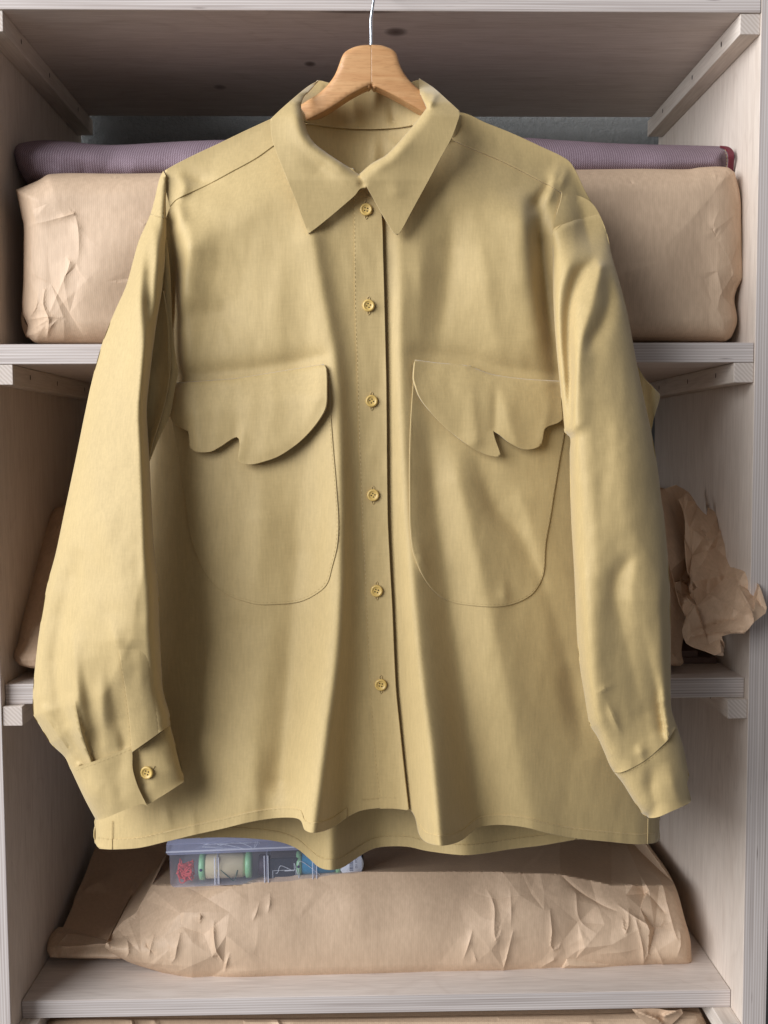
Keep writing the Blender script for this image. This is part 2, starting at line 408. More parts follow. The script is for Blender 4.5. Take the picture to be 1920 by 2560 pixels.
class Crumple:
    """piecewise-flat paper creases: random heights over a triangulated scatter of points"""
    def __init__(self, seed, x0, y0, x1, y1, n, amp):
        r = np.random.RandomState(seed)
        C = np.vstack([r.uniform((x0, y0), (x1, y1), (n, 2)), [(x0-50, y0-50), (x1+50, y0-50), (x1+50, y1+50), (x0-50, y1+50)]])
        v, e, f, *_ = geometry.delaunay_2d_cdt([Vector(p) for p in C], [], [], 0, 1e-4)
        E_ = sorted({tuple(sorted((t_[i], t_[(i+1) % 3]))) for t_ in [tuple(q) for q in f] for i in range(3)})
        vv = np.array([tuple(q) for q in v]); pp = []
        for a, b in E_:
            k = max(2, int(np.linalg.norm(vv[b]-vv[a])/5)); pp.append(vv[a]+(vv[b]-vv[a])*np.linspace(0, 1, k, endpoint=False)[:, None])
        self.pts = np.vstack(pp)
        self.v = np.array([tuple(q) for q in v]); self.f = np.array([tuple(q) for q in f]); self.h = r.uniform(-1, 1, len(self.v))*amp
    def __call__(self, P):
        out = np.zeros(len(P))
        for tri in self.f:
            a, b, c = self.v[tri]; M = np.array([b-a, c-a]).T
            det = np.linalg.det(M)
            if abs(det) < 1e-9: continue
            m = ((P >= np.minimum(np.minimum(a, b), c)-.01) & (P <= np.maximum(np.maximum(a, b), c)+.01)).all(1)
            if not m.any(): continue
            uv = (P[m]-a)@np.linalg.inv(M).T; ok = (uv[:, 0] >= -1e-6) & (uv[:, 1] >= -1e-6) & (uv.sum(1) <= 1+1e-6)
            h = self.h[tri]; ii = np.nonzero(m)[0][ok]; u = uv[ok]
            out[ii] = h[0]*(1-u.sum(1))+h[1]*u[:, 0]+h[2]*u[:, 1]
        return out*0.001

# ------------------------------------------------------------------ setting: wall and shelving
def plaster():
    m, nt, b = new_mat('rough_plaster')
    v = mapping(nt, (1, 1, 1)); n = noise(nt, v, 160, 5, .7)
    nt.links.new(mixc(nt, n, srgb(112, 114, 114), srgb(140, 141, 139)), b.inputs['Base Color']); b.inputs['Roughness'].default_value = .95
    bump(nt, b, n, .7, .006); return m
V, F = box_geo(-1.2, 1.2, 0.372, 0.42, -1.25, 1.1)
wall = mesh_obj('back_wall', V, F, plaster(), None, False); wall['kind'] = 'structure'

HW, ST, DEP = 0.40, 0.0265, 0.355
unit = empty('shelf_unit', 'tall pale birch plywood shelf unit with battens under its shelves', 'shelf unit', (0, 0.18, -1.2))
box('upright_panel', -HW-ST, -HW, 0, DEP, -1.2, 0.75, [WOOD_Z, PLY_V], unit, [0, 0, 1, 0, 0, 0])
box('upright_panel', HW, HW+ST, 0, DEP, -1.2, 0.75, [WOOD_Z, PLY_V], unit, [0, 0, 1, 0, 0, 0])
SHELVES = [(0.4556, 0.4766, 0.0), (0.0972, 0.1179, 0.0015), (-0.2643, -0.2427, 0.0106), (-0.6271, -0.6069, 0.0331)]
for i, (zb, zt, rec) in enumerate(SHELVES):
    sh = box('shelf', -HW+0.0006, HW-0.0006, rec, DEP-0.035 if i == 0 else DEP-.004, zb, zt, [WOOD_X if i == 0 else WOOD_X2, PLY_H], unit, [0, 0, 1, 0, 0, 0])
    for s in (-1, 1):
        x0, x1 = (-HW+0.0003, -HW+0.0212) if s < 0 else (HW-0.0212, HW-0.0003)
        bt = box('batten', x0, x1, 0.002, 0.335, zb-0.0212, zb-0.0004, [WOOD_Y, ENDG], unit, [0, 0, 1, 0, 0, 0], .0006)
        for y in (0.055, 0.15, 0.265):
            xi = x1 if s < 0 else x0
            V = []; n = 8
            for k in range(n): V.append((xi-s*0.0004, y+.0016*math.cos(k*2*math.pi/n), zb-0.010+.0030*math.sin(k*2*math.pi/n)))
            mesh_obj('screw_head', V, [tuple(range(n))], SCREW, bt, False)

# ------------------------------------------------------------------ shirt
shirt = empty('shirt', 'oversized mustard cotton shirt with scalloped chest pocket flaps hanging on the wooden hanger', 'shirt', (0.0, -0.08, -0.45))
ck = lambda P: P[:, 1]
# shoulder line height by column
SHX = [200, 340, 408, 440, 492, 550, 610, 677, 760, 927, 1060, 1151, 1215, 1278, 1350, 1417, 1435, 1463, 1491, 1600, 1700]
SHY = [700, 560, 427, 411, 385, 358, 328, 298, 270, 250, 262, 282, 308, 333, 366, 399, 420, 475, 521, 700, 850]
BODY = Folds([
    # fold left of the placket, running to the dropped hem point
    [(755, 480, 0, 50, 30), (782, 600, 8, 55, 28), (802, 720, 8, 58, 28), (828, 850, 9, 60, 26), (843, 1000, 12, 60, 26), (850, 1300, 17, 62, 28), (842, 1600, 23, 70, 34), (812, 1850, 29, 75, 40), (782, 2090, 37, 75, 42)],
    # fold right of the placket
    [(1000, 520, 1, 24, 40), (1003, 760, 6, 24, 40), (1004, 950, 8, 24, 44), (1022, 1300, 13, 30, 56), (1052, 1650, 22, 38, 66), (1082, 1900, 32, 46, 70), (1102, 2120, 44, 50, 64)],
    # soft folds over the left chest and belly
    [(690, 1480, 1, 70, 70), (650, 1800, 6, 80, 80), (600, 2100, 12, 90, 80)],
    [(690, 520, 0, 60, 50), (700, 700, 3, 60, 50), (690, 880, 2, 60, 50)],
    [(470, 540, 0, 30, 40), (478, 620, 9, 22, 50), (462, 720, 9, 20, 50), (446, 830, 9, 18, 50), (452, 930, 6, 18, 50), (470, 1050, 0, 30, 50)],
    [(428, 560, -6, 20, 18), (432, 700, -12, 20, 18), (436, 850, -14, 20, 18), (440, 950, -8, 20, 18)],
    [(395, 620, -2, 30, 30), (560, 760, -5, 60, 60), (470, 790, -4, 40, 40)],
    [(640, 1150, 0, 45, 60), (655, 1300, 5, 45, 60), (640, 1450, 3, 45, 60), (620, 1560, 0, 45, 60)],
    [(735, 1250, 0, 30, 40), (745, 1380, -3, 30, 40), (735, 1500, -2, 30, 40), (720, 1700, -5, 40, 40), (700, 1950, -8, 40, 40)],
    # right front
    [(1045, 560, 0, 26, 34), (1052, 680, 3, 26, 34), (1050, 880, 1, 26, 34)],
    [(1130, 500, 0, 40, 40), (1125, 620, -6, 42, 40), (1110, 760, -5, 42, 40), (1095, 880, -1, 40, 40)],
    [(1190, 520, 0, 40, 50), (1215, 700, 4, 40, 50), (1240, 860, 2, 40, 50)],
    [(1290, 470, 0, 60, 26), (1308, 560, 8, 66, 26), (1322, 700, 11, 70, 30), (1350, 840, 9, 70, 34), (1380, 950, 3, 60, 34)],
    [(1350, 520, -4, 20, 22), (1352, 600, -16, 22, 22), (1362, 720, -14, 22, 22), (1378, 860, -9, 22, 22), (1392, 960, -3, 22, 22)],
    [(1128, 1090, 0, 40, 50), (1148, 1200, 6, 42, 52), (1196, 1400, 8, 52, 58), (1262, 1700, 9, 70, 70), (1330, 2080, 8, 80, 80)],
    [(1075, 1030, 0, 26, 26), (1082, 1200, -4, 26, 26), (1110, 1420, -5, 34, 34), (1150, 1700, -9, 44, 44), (1205, 2060, -14, 50, 50)],
    [(1180, 1110, 0, 26, 34), (1238, 1265, -6, 28, 44), (1310, 1345, -5, 30, 40), (1395, 1560, -7, 32, 40), (1445, 1780, -6, 34, 40), (1470, 1900, 0, 34, 40)],
    [(1290, 1200, 0, 30, 36), (1330, 1330, 4, 32, 36), (1370, 1480, 5, 34, 36), (1420, 1650, 3, 34, 36)],
    [(1040, 1330, 0, 12, 14), (1052, 1400, 2.5, 12, 16), (1068, 1450, 0, 12, 14)],
    [(1260, 1440, 0, 10, 12), (1262, 1490, 2, 10, 12), (1268, 1520, 0, 10, 12)],
    [(440, 938, -3, 26, 26), (590, 928, -4, 26, 26), (700, 912, -4, 26, 26), (800, 892, -3, 22, 22)],
    [(1045, 880, -2, 22, 22), (1164, 894, -4, 24, 24), (1233, 916, -4, 24, 24), (1320, 928, -4, 24, 24), (1400, 934, -3, 22, 22)],
    # little tucks near the left shoulder
    [(440, 425, 0, 12, 10), (462, 470, 4, 14, 14), (446, 505, 2, 14, 14), (452, 545, 5, 12, 16), (440, 590, 0, 12, 12)],
    [(452, 430, 0, 20, 20), (500, 452, -4, 18, 18), (560, 455, 0, 24, 24)],
    [(1400, 400, 0, 14, 14), (1388, 440, 4, 14, 14), (1372, 490, 5, 14, 16), (1352, 520, 0, 14, 14)],
    [(1420, 410, 0, 10, 10), (1406, 452, 4, 10, 10), (1396, 490, 0, 10, 10)],
    [(1378, 440, 0, 9, 9), (1366, 470, -4, 9, 9), (1340, 510, -6, 14, 14), (1330, 540, 0, 14, 14)],
    # creases just above the hem on the left
    [(470, 2000, 0, 10, 8), (482, 2040, 2, 10, 8), (486, 2090, 1, 10, 8)],
    [(408, 2000, 0, 9, 9), (418, 2040, 2, 9, 9), (430, 2080, 0, 9, 9)],
    [(650, 1840, 0, 16, 16), (640, 2000, 2, 20, 20), (640, 2070, 1, 20, 20)],
])
BWOB = Wob(3, 14, 90, 420, 0.7, 0.35); BWOB2 = Wob(11, 30, 28, 80, 0.22, 0.5)
def bodyY(P):
    x, y = P[:, 0], P[:, 1]
    ds = y-np.interp(x, SHX, SHY)
    Y = -0.078 - 0.030*sstep(ds/230) - 0.010*sstep((y-900)/900)
    cx = 928+0.01*(y-600); hw = 560+0.09*np.clip(y-500, 0, 2000)
    u = np.abs(x-cx)/hw
    Y = Y + 0.034*np.clip(u, 0, 1.1)**4*sstep((y-420)/400)
    fade = sstep((ds-4)/26)
    return Y - (1.2*BODY(P)+BWOB(P)+BWOB2(P))*fade
SIDE_L = [(352, 1040), (340, 1150), (325, 1300), (300, 1600), (272, 1850), (244, 2010), (238, 2055), (238, 2108)]
SIDE_R = [(1462, 1050), (1500, 1300), (1550, 1600), (1604, 1850), (1640, 2000), (1648, 2044), (1648, 2102)]
PSL, PSR = np.array(SIDE_L, float), np.array(SIDE_R, float)
def bodyY_side(P):
    Y = bodyY(P)
    for p in (PSL, PSR):
        d = dist_poly(P, p); Y = Y + 0.016*(1-rounded(d, 60))*sstep((P[:, 1]-900)/300)
    return Y
HEM_L = [(249, 2122), (281, 2124), (347, 2120), (417, 2104), (492, 2086), (556, 2072), (613, 2058), (655, 2050), (694, 2045), (735, 2045), (752, 2052), (761, 2074), (778, 2082), (804, 2079), (833, 2068), (868, 2044), (903, 2027), (960, 2020), (995, 2022), (1021, 2025)]
PLK_R = [(1009, 1917), (998, 1810), (989, 1714), (980, 1511), (974, 1400), (969, 1280), (966, 987), (963, 838), (958, 640), (954, 534), (940, 500)]
YOKE_L = [(686, 362), (640, 395), (580, 428), (521, 460), (470, 484), (440, 499), (428, 512)]
YOKE_R = [(1128, 347), (1190, 374), (1249, 399), (1300, 424), (1336, 443), (1372, 462), (1405, 481)]
NECK_L = [(917, 470), (880, 478), (800, 445), (735, 395)]
front_left_pts = YOKE_L + [(412, 560), (398, 700), (380, 860), (365, 960)] + SIDE_L + HEM_L + PLK_R + NECK_L
def fl(P): return bodyY_side(P)-0.0022*sstep((P[:, 0]-760)/120)
fL = sheet('front_panel', front_left_pts, fl, SHIRT, shirt, 9, .0011, (1.5, 4.5))
HEM_R = [(1027, 2027), (1038, 2047), (1047, 2085), (1064, 2105), (1099, 2114), (1128, 2111), (1157, 2099), (1191, 2072), (1220, 2064), (1267, 2063), (1319, 2070), (1365, 2082), (1440, 2096), (1516, 2104), (1597, 2111), (1640, 2107)]
def fr(P):
    # the underlapping edge tucks in behind the placket
    e = np.interp(P[:, 1], [500, 838, 987, 1280, 1511, 1714, 1917, 2030], [952, 963, 966, 969, 980, 989, 1009, 1022])
    return bodyY_side(P)+0.0022*(1-sstep((P[:, 0]-e+4)/22))+.0008
front_right_pts = [(935, 470), (945, 640), (948, 838), (950, 1000), (952, 1280), (962, 1511), (972, 1714), (990, 1917), (1000, 2018)] + HEM_R + SIDE_R[::-1] + \
    [(1436, 900), (1420, 700), (1408, 560), (1408, 484)] + YOKE_R[::-1][1:] + [(1080, 400), (1020, 440)]
fR = sheet('front_panel', front_right_pts, fr, SHIRT, shirt, 9, .0011, (1.5, 4.5))
# yokes (shoulder pieces) lie a thread above the fronts
def yk(P): return bodyY(P)-0.0012
yoke_l_pts = [(677, 297), (610, 328), (550, 357), (492, 384), (440, 410), (412, 426), (414, 470), (424, 516)] + YOKE_L[::-1][1:] + [(720, 380), (700, 330)]
sheet('yoke', yoke_l_pts, yk, SHIRT, shirt, 8, .0012, (1.2, 4))
yoke_r_pts = [(1110, 300), (1151, 281), (1215, 307), (1278, 332), (1350, 365), (1417, 398), (1436, 421), (1462, 475), (1490, 526), (1462, 540), (1436, 552), (1404, 566), (1392, 540), (1402, 500)] + YOKE_R[::-1] + [(1095, 370)]
sheet('yoke', yoke_r_pts, yk, SHIRT, shirt, 8, .0012, (1.2, 4))
# back panel: same sides, its own longer hem, standing behind
BACKF = Folds([
    [(827, 1300, 0, 60, 60), (827, 1700, 14, 60, 60), (827, 2180, 40, 58, 58)], [(1160, 1400, 0, 80, 80), (1160, 1800, 12, 90, 90), (1163, 2140, 28, 110, 110)],
    [(960, 1700, 0, 50, 50), (950, 2120, -12, 60, 60)], [(905, 350, 0, 30, 30), (935, 500, 6, 30, 30)], [(820, 340, 0, 30, 30), (840, 430, 5, 30, 30)],
    [(960, 335, 0, 14, 20), (985, 370, 4, 14, 20)], [(940, 330, 0, 8, 12), (937, 380, 4, 8, 14), (932, 450, 2, 10, 14)]])
def backY(P):
    y = P[:, 1]; Y = -0.052+0.012*sstep((y-330)/500) - 0.018*sstep((y-1500)/600)
    for p in (PSL, PSR): Y = Y - 0.006*(1-rounded(dist_poly(P, p), 110))*sstep((y-900)/400)
    Y = Y - BACKF(P)-BWOB(P)*.6
    k = sstep((y-360)/200); u = np.clip(np.abs(P[:, 0]-922)/140, 0, 1.25)
    Yn = -0.0435-0.026*u**2.2*sstep((y-200)/95)-BACKF(P)
    m = sstep((290-np.abs(P[:, 0]-922))/80)*(1-k)
    return Y*(1-m)+Yn*m
back_pts = [(764, 300), (677, 302), (550, 364), (440, 416), (416, 432), (410, 700), (400, 1000)] + SIDE_L[1:] + \
    [(252, 2120), (422, 2100), (521, 2094), (608, 2095), (694, 2104), (741, 2121), (775, 2149), (799, 2169), (827, 2175), (856, 2169), (891, 2146), (926, 2125), (960, 2117), (1018, 2117), (1064, 2127), (1122, 2135), (1163, 2138), (1209, 2134), (1278, 2123), (1354, 2114), (1440, 2099), (1630, 2100)] + \
    SIDE_R[::-1][:-1] + [(1440, 1000), (1425, 700), (1430, 428), (1278, 338), (1151, 287), (1040, 300)]
back = sheet('back_panel', back_pts, backY, SHIRT, shirt, 10, .0011, (1.5, 4.5))
# narrow strip of the back that comes round the side seams, in front of the fronts' edge
def strip_side(P): return bodyY_side(P)-0.0010
def hem_band(pts, Yfn, parent, k=25):
    up_ = [(x, y-k) for x, y in pts]
    return sheet('hem_band', pts+up_[::-1], lambda P: Yfn(P)-.0009, SHIRT, parent, 6, .0012, (1.2,))
hem_band(HEM_L[1:16], fl, fL); hem_band(HEM_R[2:], fr, fR)
BHEM = [(500, 2096), (521, 2094), (608, 2095), (694, 2104), (741, 2121), (775, 2149), (799, 2169), (827, 2175), (856, 2169), (891, 2146), (926, 2125), (960, 2117), (1018, 2117), (1064, 2127), (1122, 2135), (1163, 2138), (1209, 2134), (1278, 2123), (1354, 2114), (1440, 2099)]
hem_band(BHEM, backY, back)
# button placket strip
PLK_LINE = [(886, 492), (887, 640), (889, 800), (893, 900), (899, 1100), (907, 1300), (917, 1520), (930, 1780), (942, 1930), (950, 2022)]
def pk(P): return fl(P)-0.0013
sheet('button_placket', PLK_LINE + [(985, 2022), (1021, 2026)] + PLK_R[:-1] + [(945, 505), (917, 482)], pk, SHIRT, shirt, 7, .0012, (1, 3))

# pockets
PKT_L = [(424, 1000), (430, 1060), (435, 1088), (447, 1157), (462, 1252), (476, 1344), (495, 1398), (514, 1436), (542, 1468), (574, 1490), (606, 1502), (644, 1511), (685, 1511), (742, 1506), (780, 1491), (815, 1463), (830, 1417), (843, 1363), (846, 1303), (840, 1208), (832, 1113), (826, 1025), (823, 940), (800, 935), (600, 965), (440, 975)]
PKT_R = [(1036, 930), (1034, 949), (1027, 1050), (1024, 1145), (1024, 1240), (1026, 1328), (1035, 1389), (1065, 1452), (1097, 1488), (1132, 1506), (1170, 1513), (1240, 1517), (1284, 1510), (1325, 1490), (1347, 1464), (1360, 1430), (1365, 1360), (1376, 1297), (1388, 1221), (1399, 1154), (1412, 1078), (1418, 990), (1312, 965), (1164, 935)]
def pl(P): return fl(P)-0.0012
def pr(P): return fr(P)-0.0012
pkl = sheet('pocket', PKT_L, pl, SHIRT, shirt, 9, .0012, (1.2, 4))
pkr = sheet('pocket', PKT_R, pr, SHIRT, shirt, 9, .0012, (1.2, 4))
FLP_L = [(420, 958), (443, 956), (520, 951), (590, 945), (685, 930), (808, 910), (815, 920), (817, 971), (815, 1015), (802, 1043), (773, 1081), (739, 1113), (694, 1142), (653, 1156), (628, 1161), (606, 1159), (594, 1153), (596, 1135), (599, 1113), (597, 1097), (591, 1092), (577, 1099), (552, 1116), (527, 1129), (508, 1131), (489, 1129), (474, 1119), (473, 1097), (470, 1078), (454, 1070), (435, 1058), (426, 1043), (420, 1020)]
FLP_R = [(1037, 899), (1090, 906), (1164, 913), (1198, 924), (1233, 936), (1312, 947), (1398, 952), (1420, 954), (1420, 1030), (1407, 1047), (1398, 1056), (1369, 1067), (1361, 1075), (1358, 1094), (1353, 1113), (1338, 1121), (1315, 1124), (1296, 1119), (1271, 1105), (1246, 1085), (1233, 1077), (1238, 1097), (1251, 1135), (1249, 1141), (1240, 1142), (1217, 1137), (1186, 1123), (1145, 1094), (1107, 1063), (1069, 1021), (1048, 990), (1037, 958), (1034, 945)]
FFL = Folds([[(800, 925, 2, 40, 20), (790, 1000, 9, 50, 22), (740, 1090, 5, 50, 50), (650, 1140, 4, 40, 40)], [(590, 960, 0, 30, 20), (588, 1040, -4, 34, 20), (590, 1090, -6, 40, 16)],
             [(475, 970, 0, 20, 24), (490, 1040, 5, 24, 30), (500, 1120, 5, 26, 40)], [(610, 1060, 0, 8, 10), (602, 1095, 4, 8, 14), (598, 1140, 3, 8, 14)], [(700, 960, 0, 30, 30), (680, 1050, 3, 30, 40), (660, 1120, 2, 30, 40)]])
FFR = Folds([[(1060, 930, 0, 20, 30), (1075, 980, 3, 24, 30), (1110, 1050, 3, 24, 30)], [(1175, 930, 0, 20, 14), (1180, 1000, 4, 26, 14), (1190, 1100, 5, 26, 14)], [(1235, 950, 0, 10, 10), (1238, 1000, -3, 14, 10), (1236, 1070, -4, 14, 10)],
             [(1255, 960, 0, 10, 14), (1270, 1040, 4, 14, 24), (1290, 1100, 4, 16, 24)], [(1372, 1010, 0, 14, 10), (1362, 1060, 3, 14, 10), (1352, 1100, 2, 14, 10)]])
TOPL = np.array(FLP_L[:6], float); TOPR = np.array(FLP_R[:8], float)
def fll(P):
    d = dist_poly(P, TOPL); return fl(P)-0.0050-0.0060*sstep(d/90)-.5*FFL(P)+.0030*(1-rounded(d, 8))
def frr(P):
    d = dist_poly(P, TOPR); return fr(P)-0.0050-0.0050*sstep(d/90)-.42*FFR(P)+.0030*(1-rounded(d, 8))
sheet('pocket_flap', FLP_L, fll, SHIRT, pkl, 7, .0022, (1.2, 4), corner=40)
sheet('pocket_flap', FLP_R, frr, SHIRT, pkr, 7, .0022, (1.2, 4), corner=40)

# ---- sleeves
def shrink(pts, k=.99):
    c = np.mean(pts, 0); return [tuple(c+(np.array(p)-c)*k) for p in pts]
SL_OUT = [(408, 427), (399, 446), (386, 500), (376, 535), (347, 602), (336, 640), (315, 715), (284, 785), (255, 860), (231, 947), (211, 1039), (191, 1138), (174, 1219), (161, 1280), (139, 1384), (116, 1471), (98, 1581), (87, 1673), (82, 1740), (84, 1789), (98, 1812), (127, 1859), (162, 1893), (176, 1923)]
SL_IN = [(426, 1814), (425, 1789), (408, 1726), (405, 1685), (399, 1569), (396, 1471), (385, 1367), (380, 1280), (374, 1150), (368, 1050), (368, 1010), (374, 950), (382, 880), (392, 805), (405, 726), (412, 660), (416, 581), (415, 505), (416, 445)]
SL_CUFF = [(200, 1916), (260, 1896), (329, 1868), (380, 1842)]
SLF = Folds([
    [(352, 560, 0, 40, 20), (352, 640, 5, 40, 20), (352, 680, 10, 36, 13), (350, 740, 12, 36, 14), (356, 834, 12, 40, 14), (362, 940, 9, 40, 14), (364, 1040, 4, 40, 14), (372, 1160, 0, 40, 14)],
    [(385, 580, 4, 16, 14), (392, 680, 3, 16, 14), (382, 760, 0, 14, 12)],
    [(380, 700, 0, 14, 14), (374, 760, -6, 16, 14), (372, 860, -4, 14, 14), (370, 960, 0, 12, 12)],
    [(196, 1370, 0, 30, 34), (180, 1440, -7, 28, 38), (156, 1540, -10, 30, 38), (140, 1650, -10, 26, 34), (146, 1740, -8, 22, 28), (168, 1800, -4, 16, 20)],
    [(178, 1560, 0, 16, 20), (184, 1640, 6, 16, 22), (194, 1740, 9, 18, 24), (206, 1820, 7, 18, 22), (222, 1890, 1, 16, 18)],
    [(208, 1650, 0, 18, 18), (220, 1740, -5, 14, 26), (236, 1830, -6, 14, 26), (250, 1890, -2, 14, 20)],
    [(278, 1530, 0, 22, 20), (290, 1600, 5, 20, 20), (300, 1650, 3, 16, 28), (304, 1720, 0, 16, 28)],
    [(262, 1640, 0, 20, 20), (276, 1720, -4, 22, 26), (292, 1800, -8, 22, 30), (310, 1860, -6, 20, 20)],
    [(250, 1680, 0, 18, 18), (256, 1780, 5, 18, 24), (262, 1860, 3, 18, 20)],
    [(220, 1120, 0, 60, 60), (260, 1300, 5, 60, 60), (300, 1430, 4, 50, 50), (320, 1560, 3, 40, 40)],
    [(108, 1785, 0, 8, 8), (140, 1835, -4, 9, 9), (190, 1905, -5, 8, 8)], [(110, 1770, 3, 8, 8), (150, 1830, 4, 10, 10), (205, 1905, 2, 8, 8)],
])
SLP = Folds([[(100, 1775, 0, 16, 3), (120, 1802, 3, 18, 3), (150, 1846, 5, 18, 3), (198, 1914, 5, 14, 3)],
             [(178, 1730, 0, 18, 3), (188, 1765, 4, 20, 3), (204, 1832, 6, 18, 3), (229, 1906, 6, 14, 3)]], False, 1.0)
SRP = Folds([[(1652, 1720, 0, 3, 14), (1656, 1765, 5, 3, 12), (1662, 1805, 7, 3, 10), (1669, 1846, 5, 3, 8)], [(1514, 1745, 0, 3, 14), (1530, 1785, 1.6, 3, 16), (1552, 1830, 0, 3, 14)], [(1490, 1735, 0, 8, 3), (1512, 1722, 1.6, 10, 3), (1540, 1712, 0, 8, 3)]], False, 1.0)
PSLO, PSLI = np.array(SL_OUT, float), np.array(SL_IN, float)
SWOB = Wob(21, 20, 60, 260, 0.7, 0.4); SWOB2 = Wob(22, 30, 24, 70, .25, .5)
def slmid(P): return np.interp(P[:, 1], [420, 560, 760, 1000, 1500, 1900], [-0.078, -0.089, -0.108, -0.126, -0.138, -0.142])
def slY(P):
    do, di = dist_poly(P, PSLO), dist_poly(P, PSLI)
    w_ = np.interp(P[:, 1], [420, 600, 1000, 1300, 1600, 1900], [22, 50, 150, 215, 230, 120]); H = np.interp(P[:, 1], [420, 600, 1000, 1300, 1600, 1900], [.006, .016, .042, .054, .054, .026])
    t_ = np.clip(do/w_, 0, 1)
    Y = slmid(P)+.008*sstep((P[:, 1]-700)/300)-H*np.minimum(.55*rounded(do, w_)+.45*t_, rounded(di, np.minimum(w_*.5, 34)))
    fd = sstep(np.minimum(do, di)/24)
    Y = Y-(.78*SLF(P)+SLP(P)+SWOB(P)+SWOB2(P))*fd
    return Y
def slB(P):
    do, di = dist_poly(P, PSLO), dist_poly(P, PSLI)
    return slmid(P)+.008*sstep((P[:, 1]-700)/300)+np.interp(P[:, 1], [420, 700, 1900], [.004, .016, .016])*np.minimum(rounded(do, 80), rounded(di, 60))
sl_pts = SL_OUT + SL_CUFF + SL_IN
sleeve_l = sheet('sleeve', sl_pts, slY, SHIRT, shirt, 6.5, 0, (1.0, 3.2), extra=np.vstack([SLP.pts, SLP.pts+(2.5, 0)]))
sheet('sleeve_back', sl_pts, slB, SHIRT, sleeve_l, 12, 0, (1.5, 5), back=True, step=5.2)
# overlapping slit edge above the cuff
def slp(P):
    e = np.interp(P[:, 1], [1600, 1665, 1747, 1823, 1881], [294, 304, 317, 326, 330])
    return slY(P)+0.0012-0.0045*sstep((P[:, 1]-1600)/70)*(1-sstep((P[:, 0]-e-40)/45))
sheet('sleeve_slit', [(294, 1608), (304, 1665), (311, 1706), (317, 1747), (322, 1785), (326, 1823), (330, 1881), (380, 1846), (425, 1813), (422, 1790), (406, 1726), (403, 1690), (385, 1640), (340, 1600), (310, 1598)], slp, SHIRT, sleeve_l, 7, .0016, (1, 3))
# underarm layers between sleeve and body
def ua(P):
    t = (P[:, 0]-360)/80
    return np.interp(P[:, 1], [600, 800, 950, 1150], [-0.092, -0.096, -0.106, -0.116])-.004*np.exp(-((P[:, 0]-np.interp(P[:, 1], [600, 750, 925, 1000, 1150], [410, 418, 430, 415, 372]))/14)**2)-SWOB2(P)*3
sheet('underarm_fold', [(400, 590), (417, 600), (424, 660), (428, 725), (432, 830), (441, 900), (446, 930), (439, 964), (425, 1037), (408, 1075), (392, 1109), (374, 1155), (362, 1100), (360, 950), (375, 800), (395, 690)], ua, SHIRT, sleeve_l, 7, .0011, (1, 3))
def ua2(P): return ua(P)-.005
sheet('underarm_fold', [(390, 740), (408, 726), (420, 790), (425, 860), (424, 930), (416, 990), (403, 1040), (384, 1100), (373, 1150), (364, 1080), (360, 950)], ua2, SHIRT, sleeve_l, 7, .0011, (1, 3))
# left cuff: back half with the button and the overlapping front half
CUF = Folds([[(200, 1930, 0, 30, 30), (240, 1980, 4, 40, 40), (290, 2010, 3, 40, 40)], [(345, 1880, -3, 12, 12), (360, 1960, -2, 12, 12)], [(400, 1860, 0, 30, 30), (430, 1920, 3, 30, 30)]])
PC1 = np.array([(176, 1923), (213, 2000), (240, 2050)], float); PC2 = np.array([(426, 1814), (460, 1946)], float)
def cuffY(P):
    d1, d2 = dist_poly(P, PC1), dist_poly(P, PC2)
    return -0.138-0.020*np.minimum(rounded(d1, 80), rounded(d2, 90))-CUF(P)-SWOB2(P)
cuff_a = [(329, 1882), (370, 1855), (426, 1814), (436, 1852), (448, 1895), (459, 1943), (459, 1955), (413, 1985), (366, 2014), (344, 1967), (332, 1923)]
cuff_b = [(176, 1922), (200, 1915), (260, 1894), (329, 1865), (331, 1885), (332, 1923), (345, 1967), (368, 2015), (354, 2010), (300, 2030), (252, 2050), (240, 2050), (213, 2000)]
def cuffA(P): return cuffY(P)+0.0004
def cuffB(P): return cuffY(P)-0.0030-0.002*sstep((P[:, 0]-300)/40)
cuffo = sheet('cuff', cuff_a, cuffA, SHIRT, sleeve_l, 6, 0, (1, 3.2))
cuffb = sheet('cuff', cuff_b, cuffB, SHIRT, sleeve_l, 6, 0, (1, 3.2))
def cuffback(P): return -0.1365+0.010*np.minimum(rounded(dist_poly(P, PC1), 80), rounded(dist_poly(P, PC2), 80))
sheet('cuff_back', shrink([(178, 1922), (260, 1896), (329, 1868), (425, 1816), (436, 1852), (456, 1943), (456, 1950), (413, 1983), (300, 2028), (243, 2047), (214, 2000)]), cuffback, SHIRT, sleeve_l, 11, 0, (1, 4), back=True)

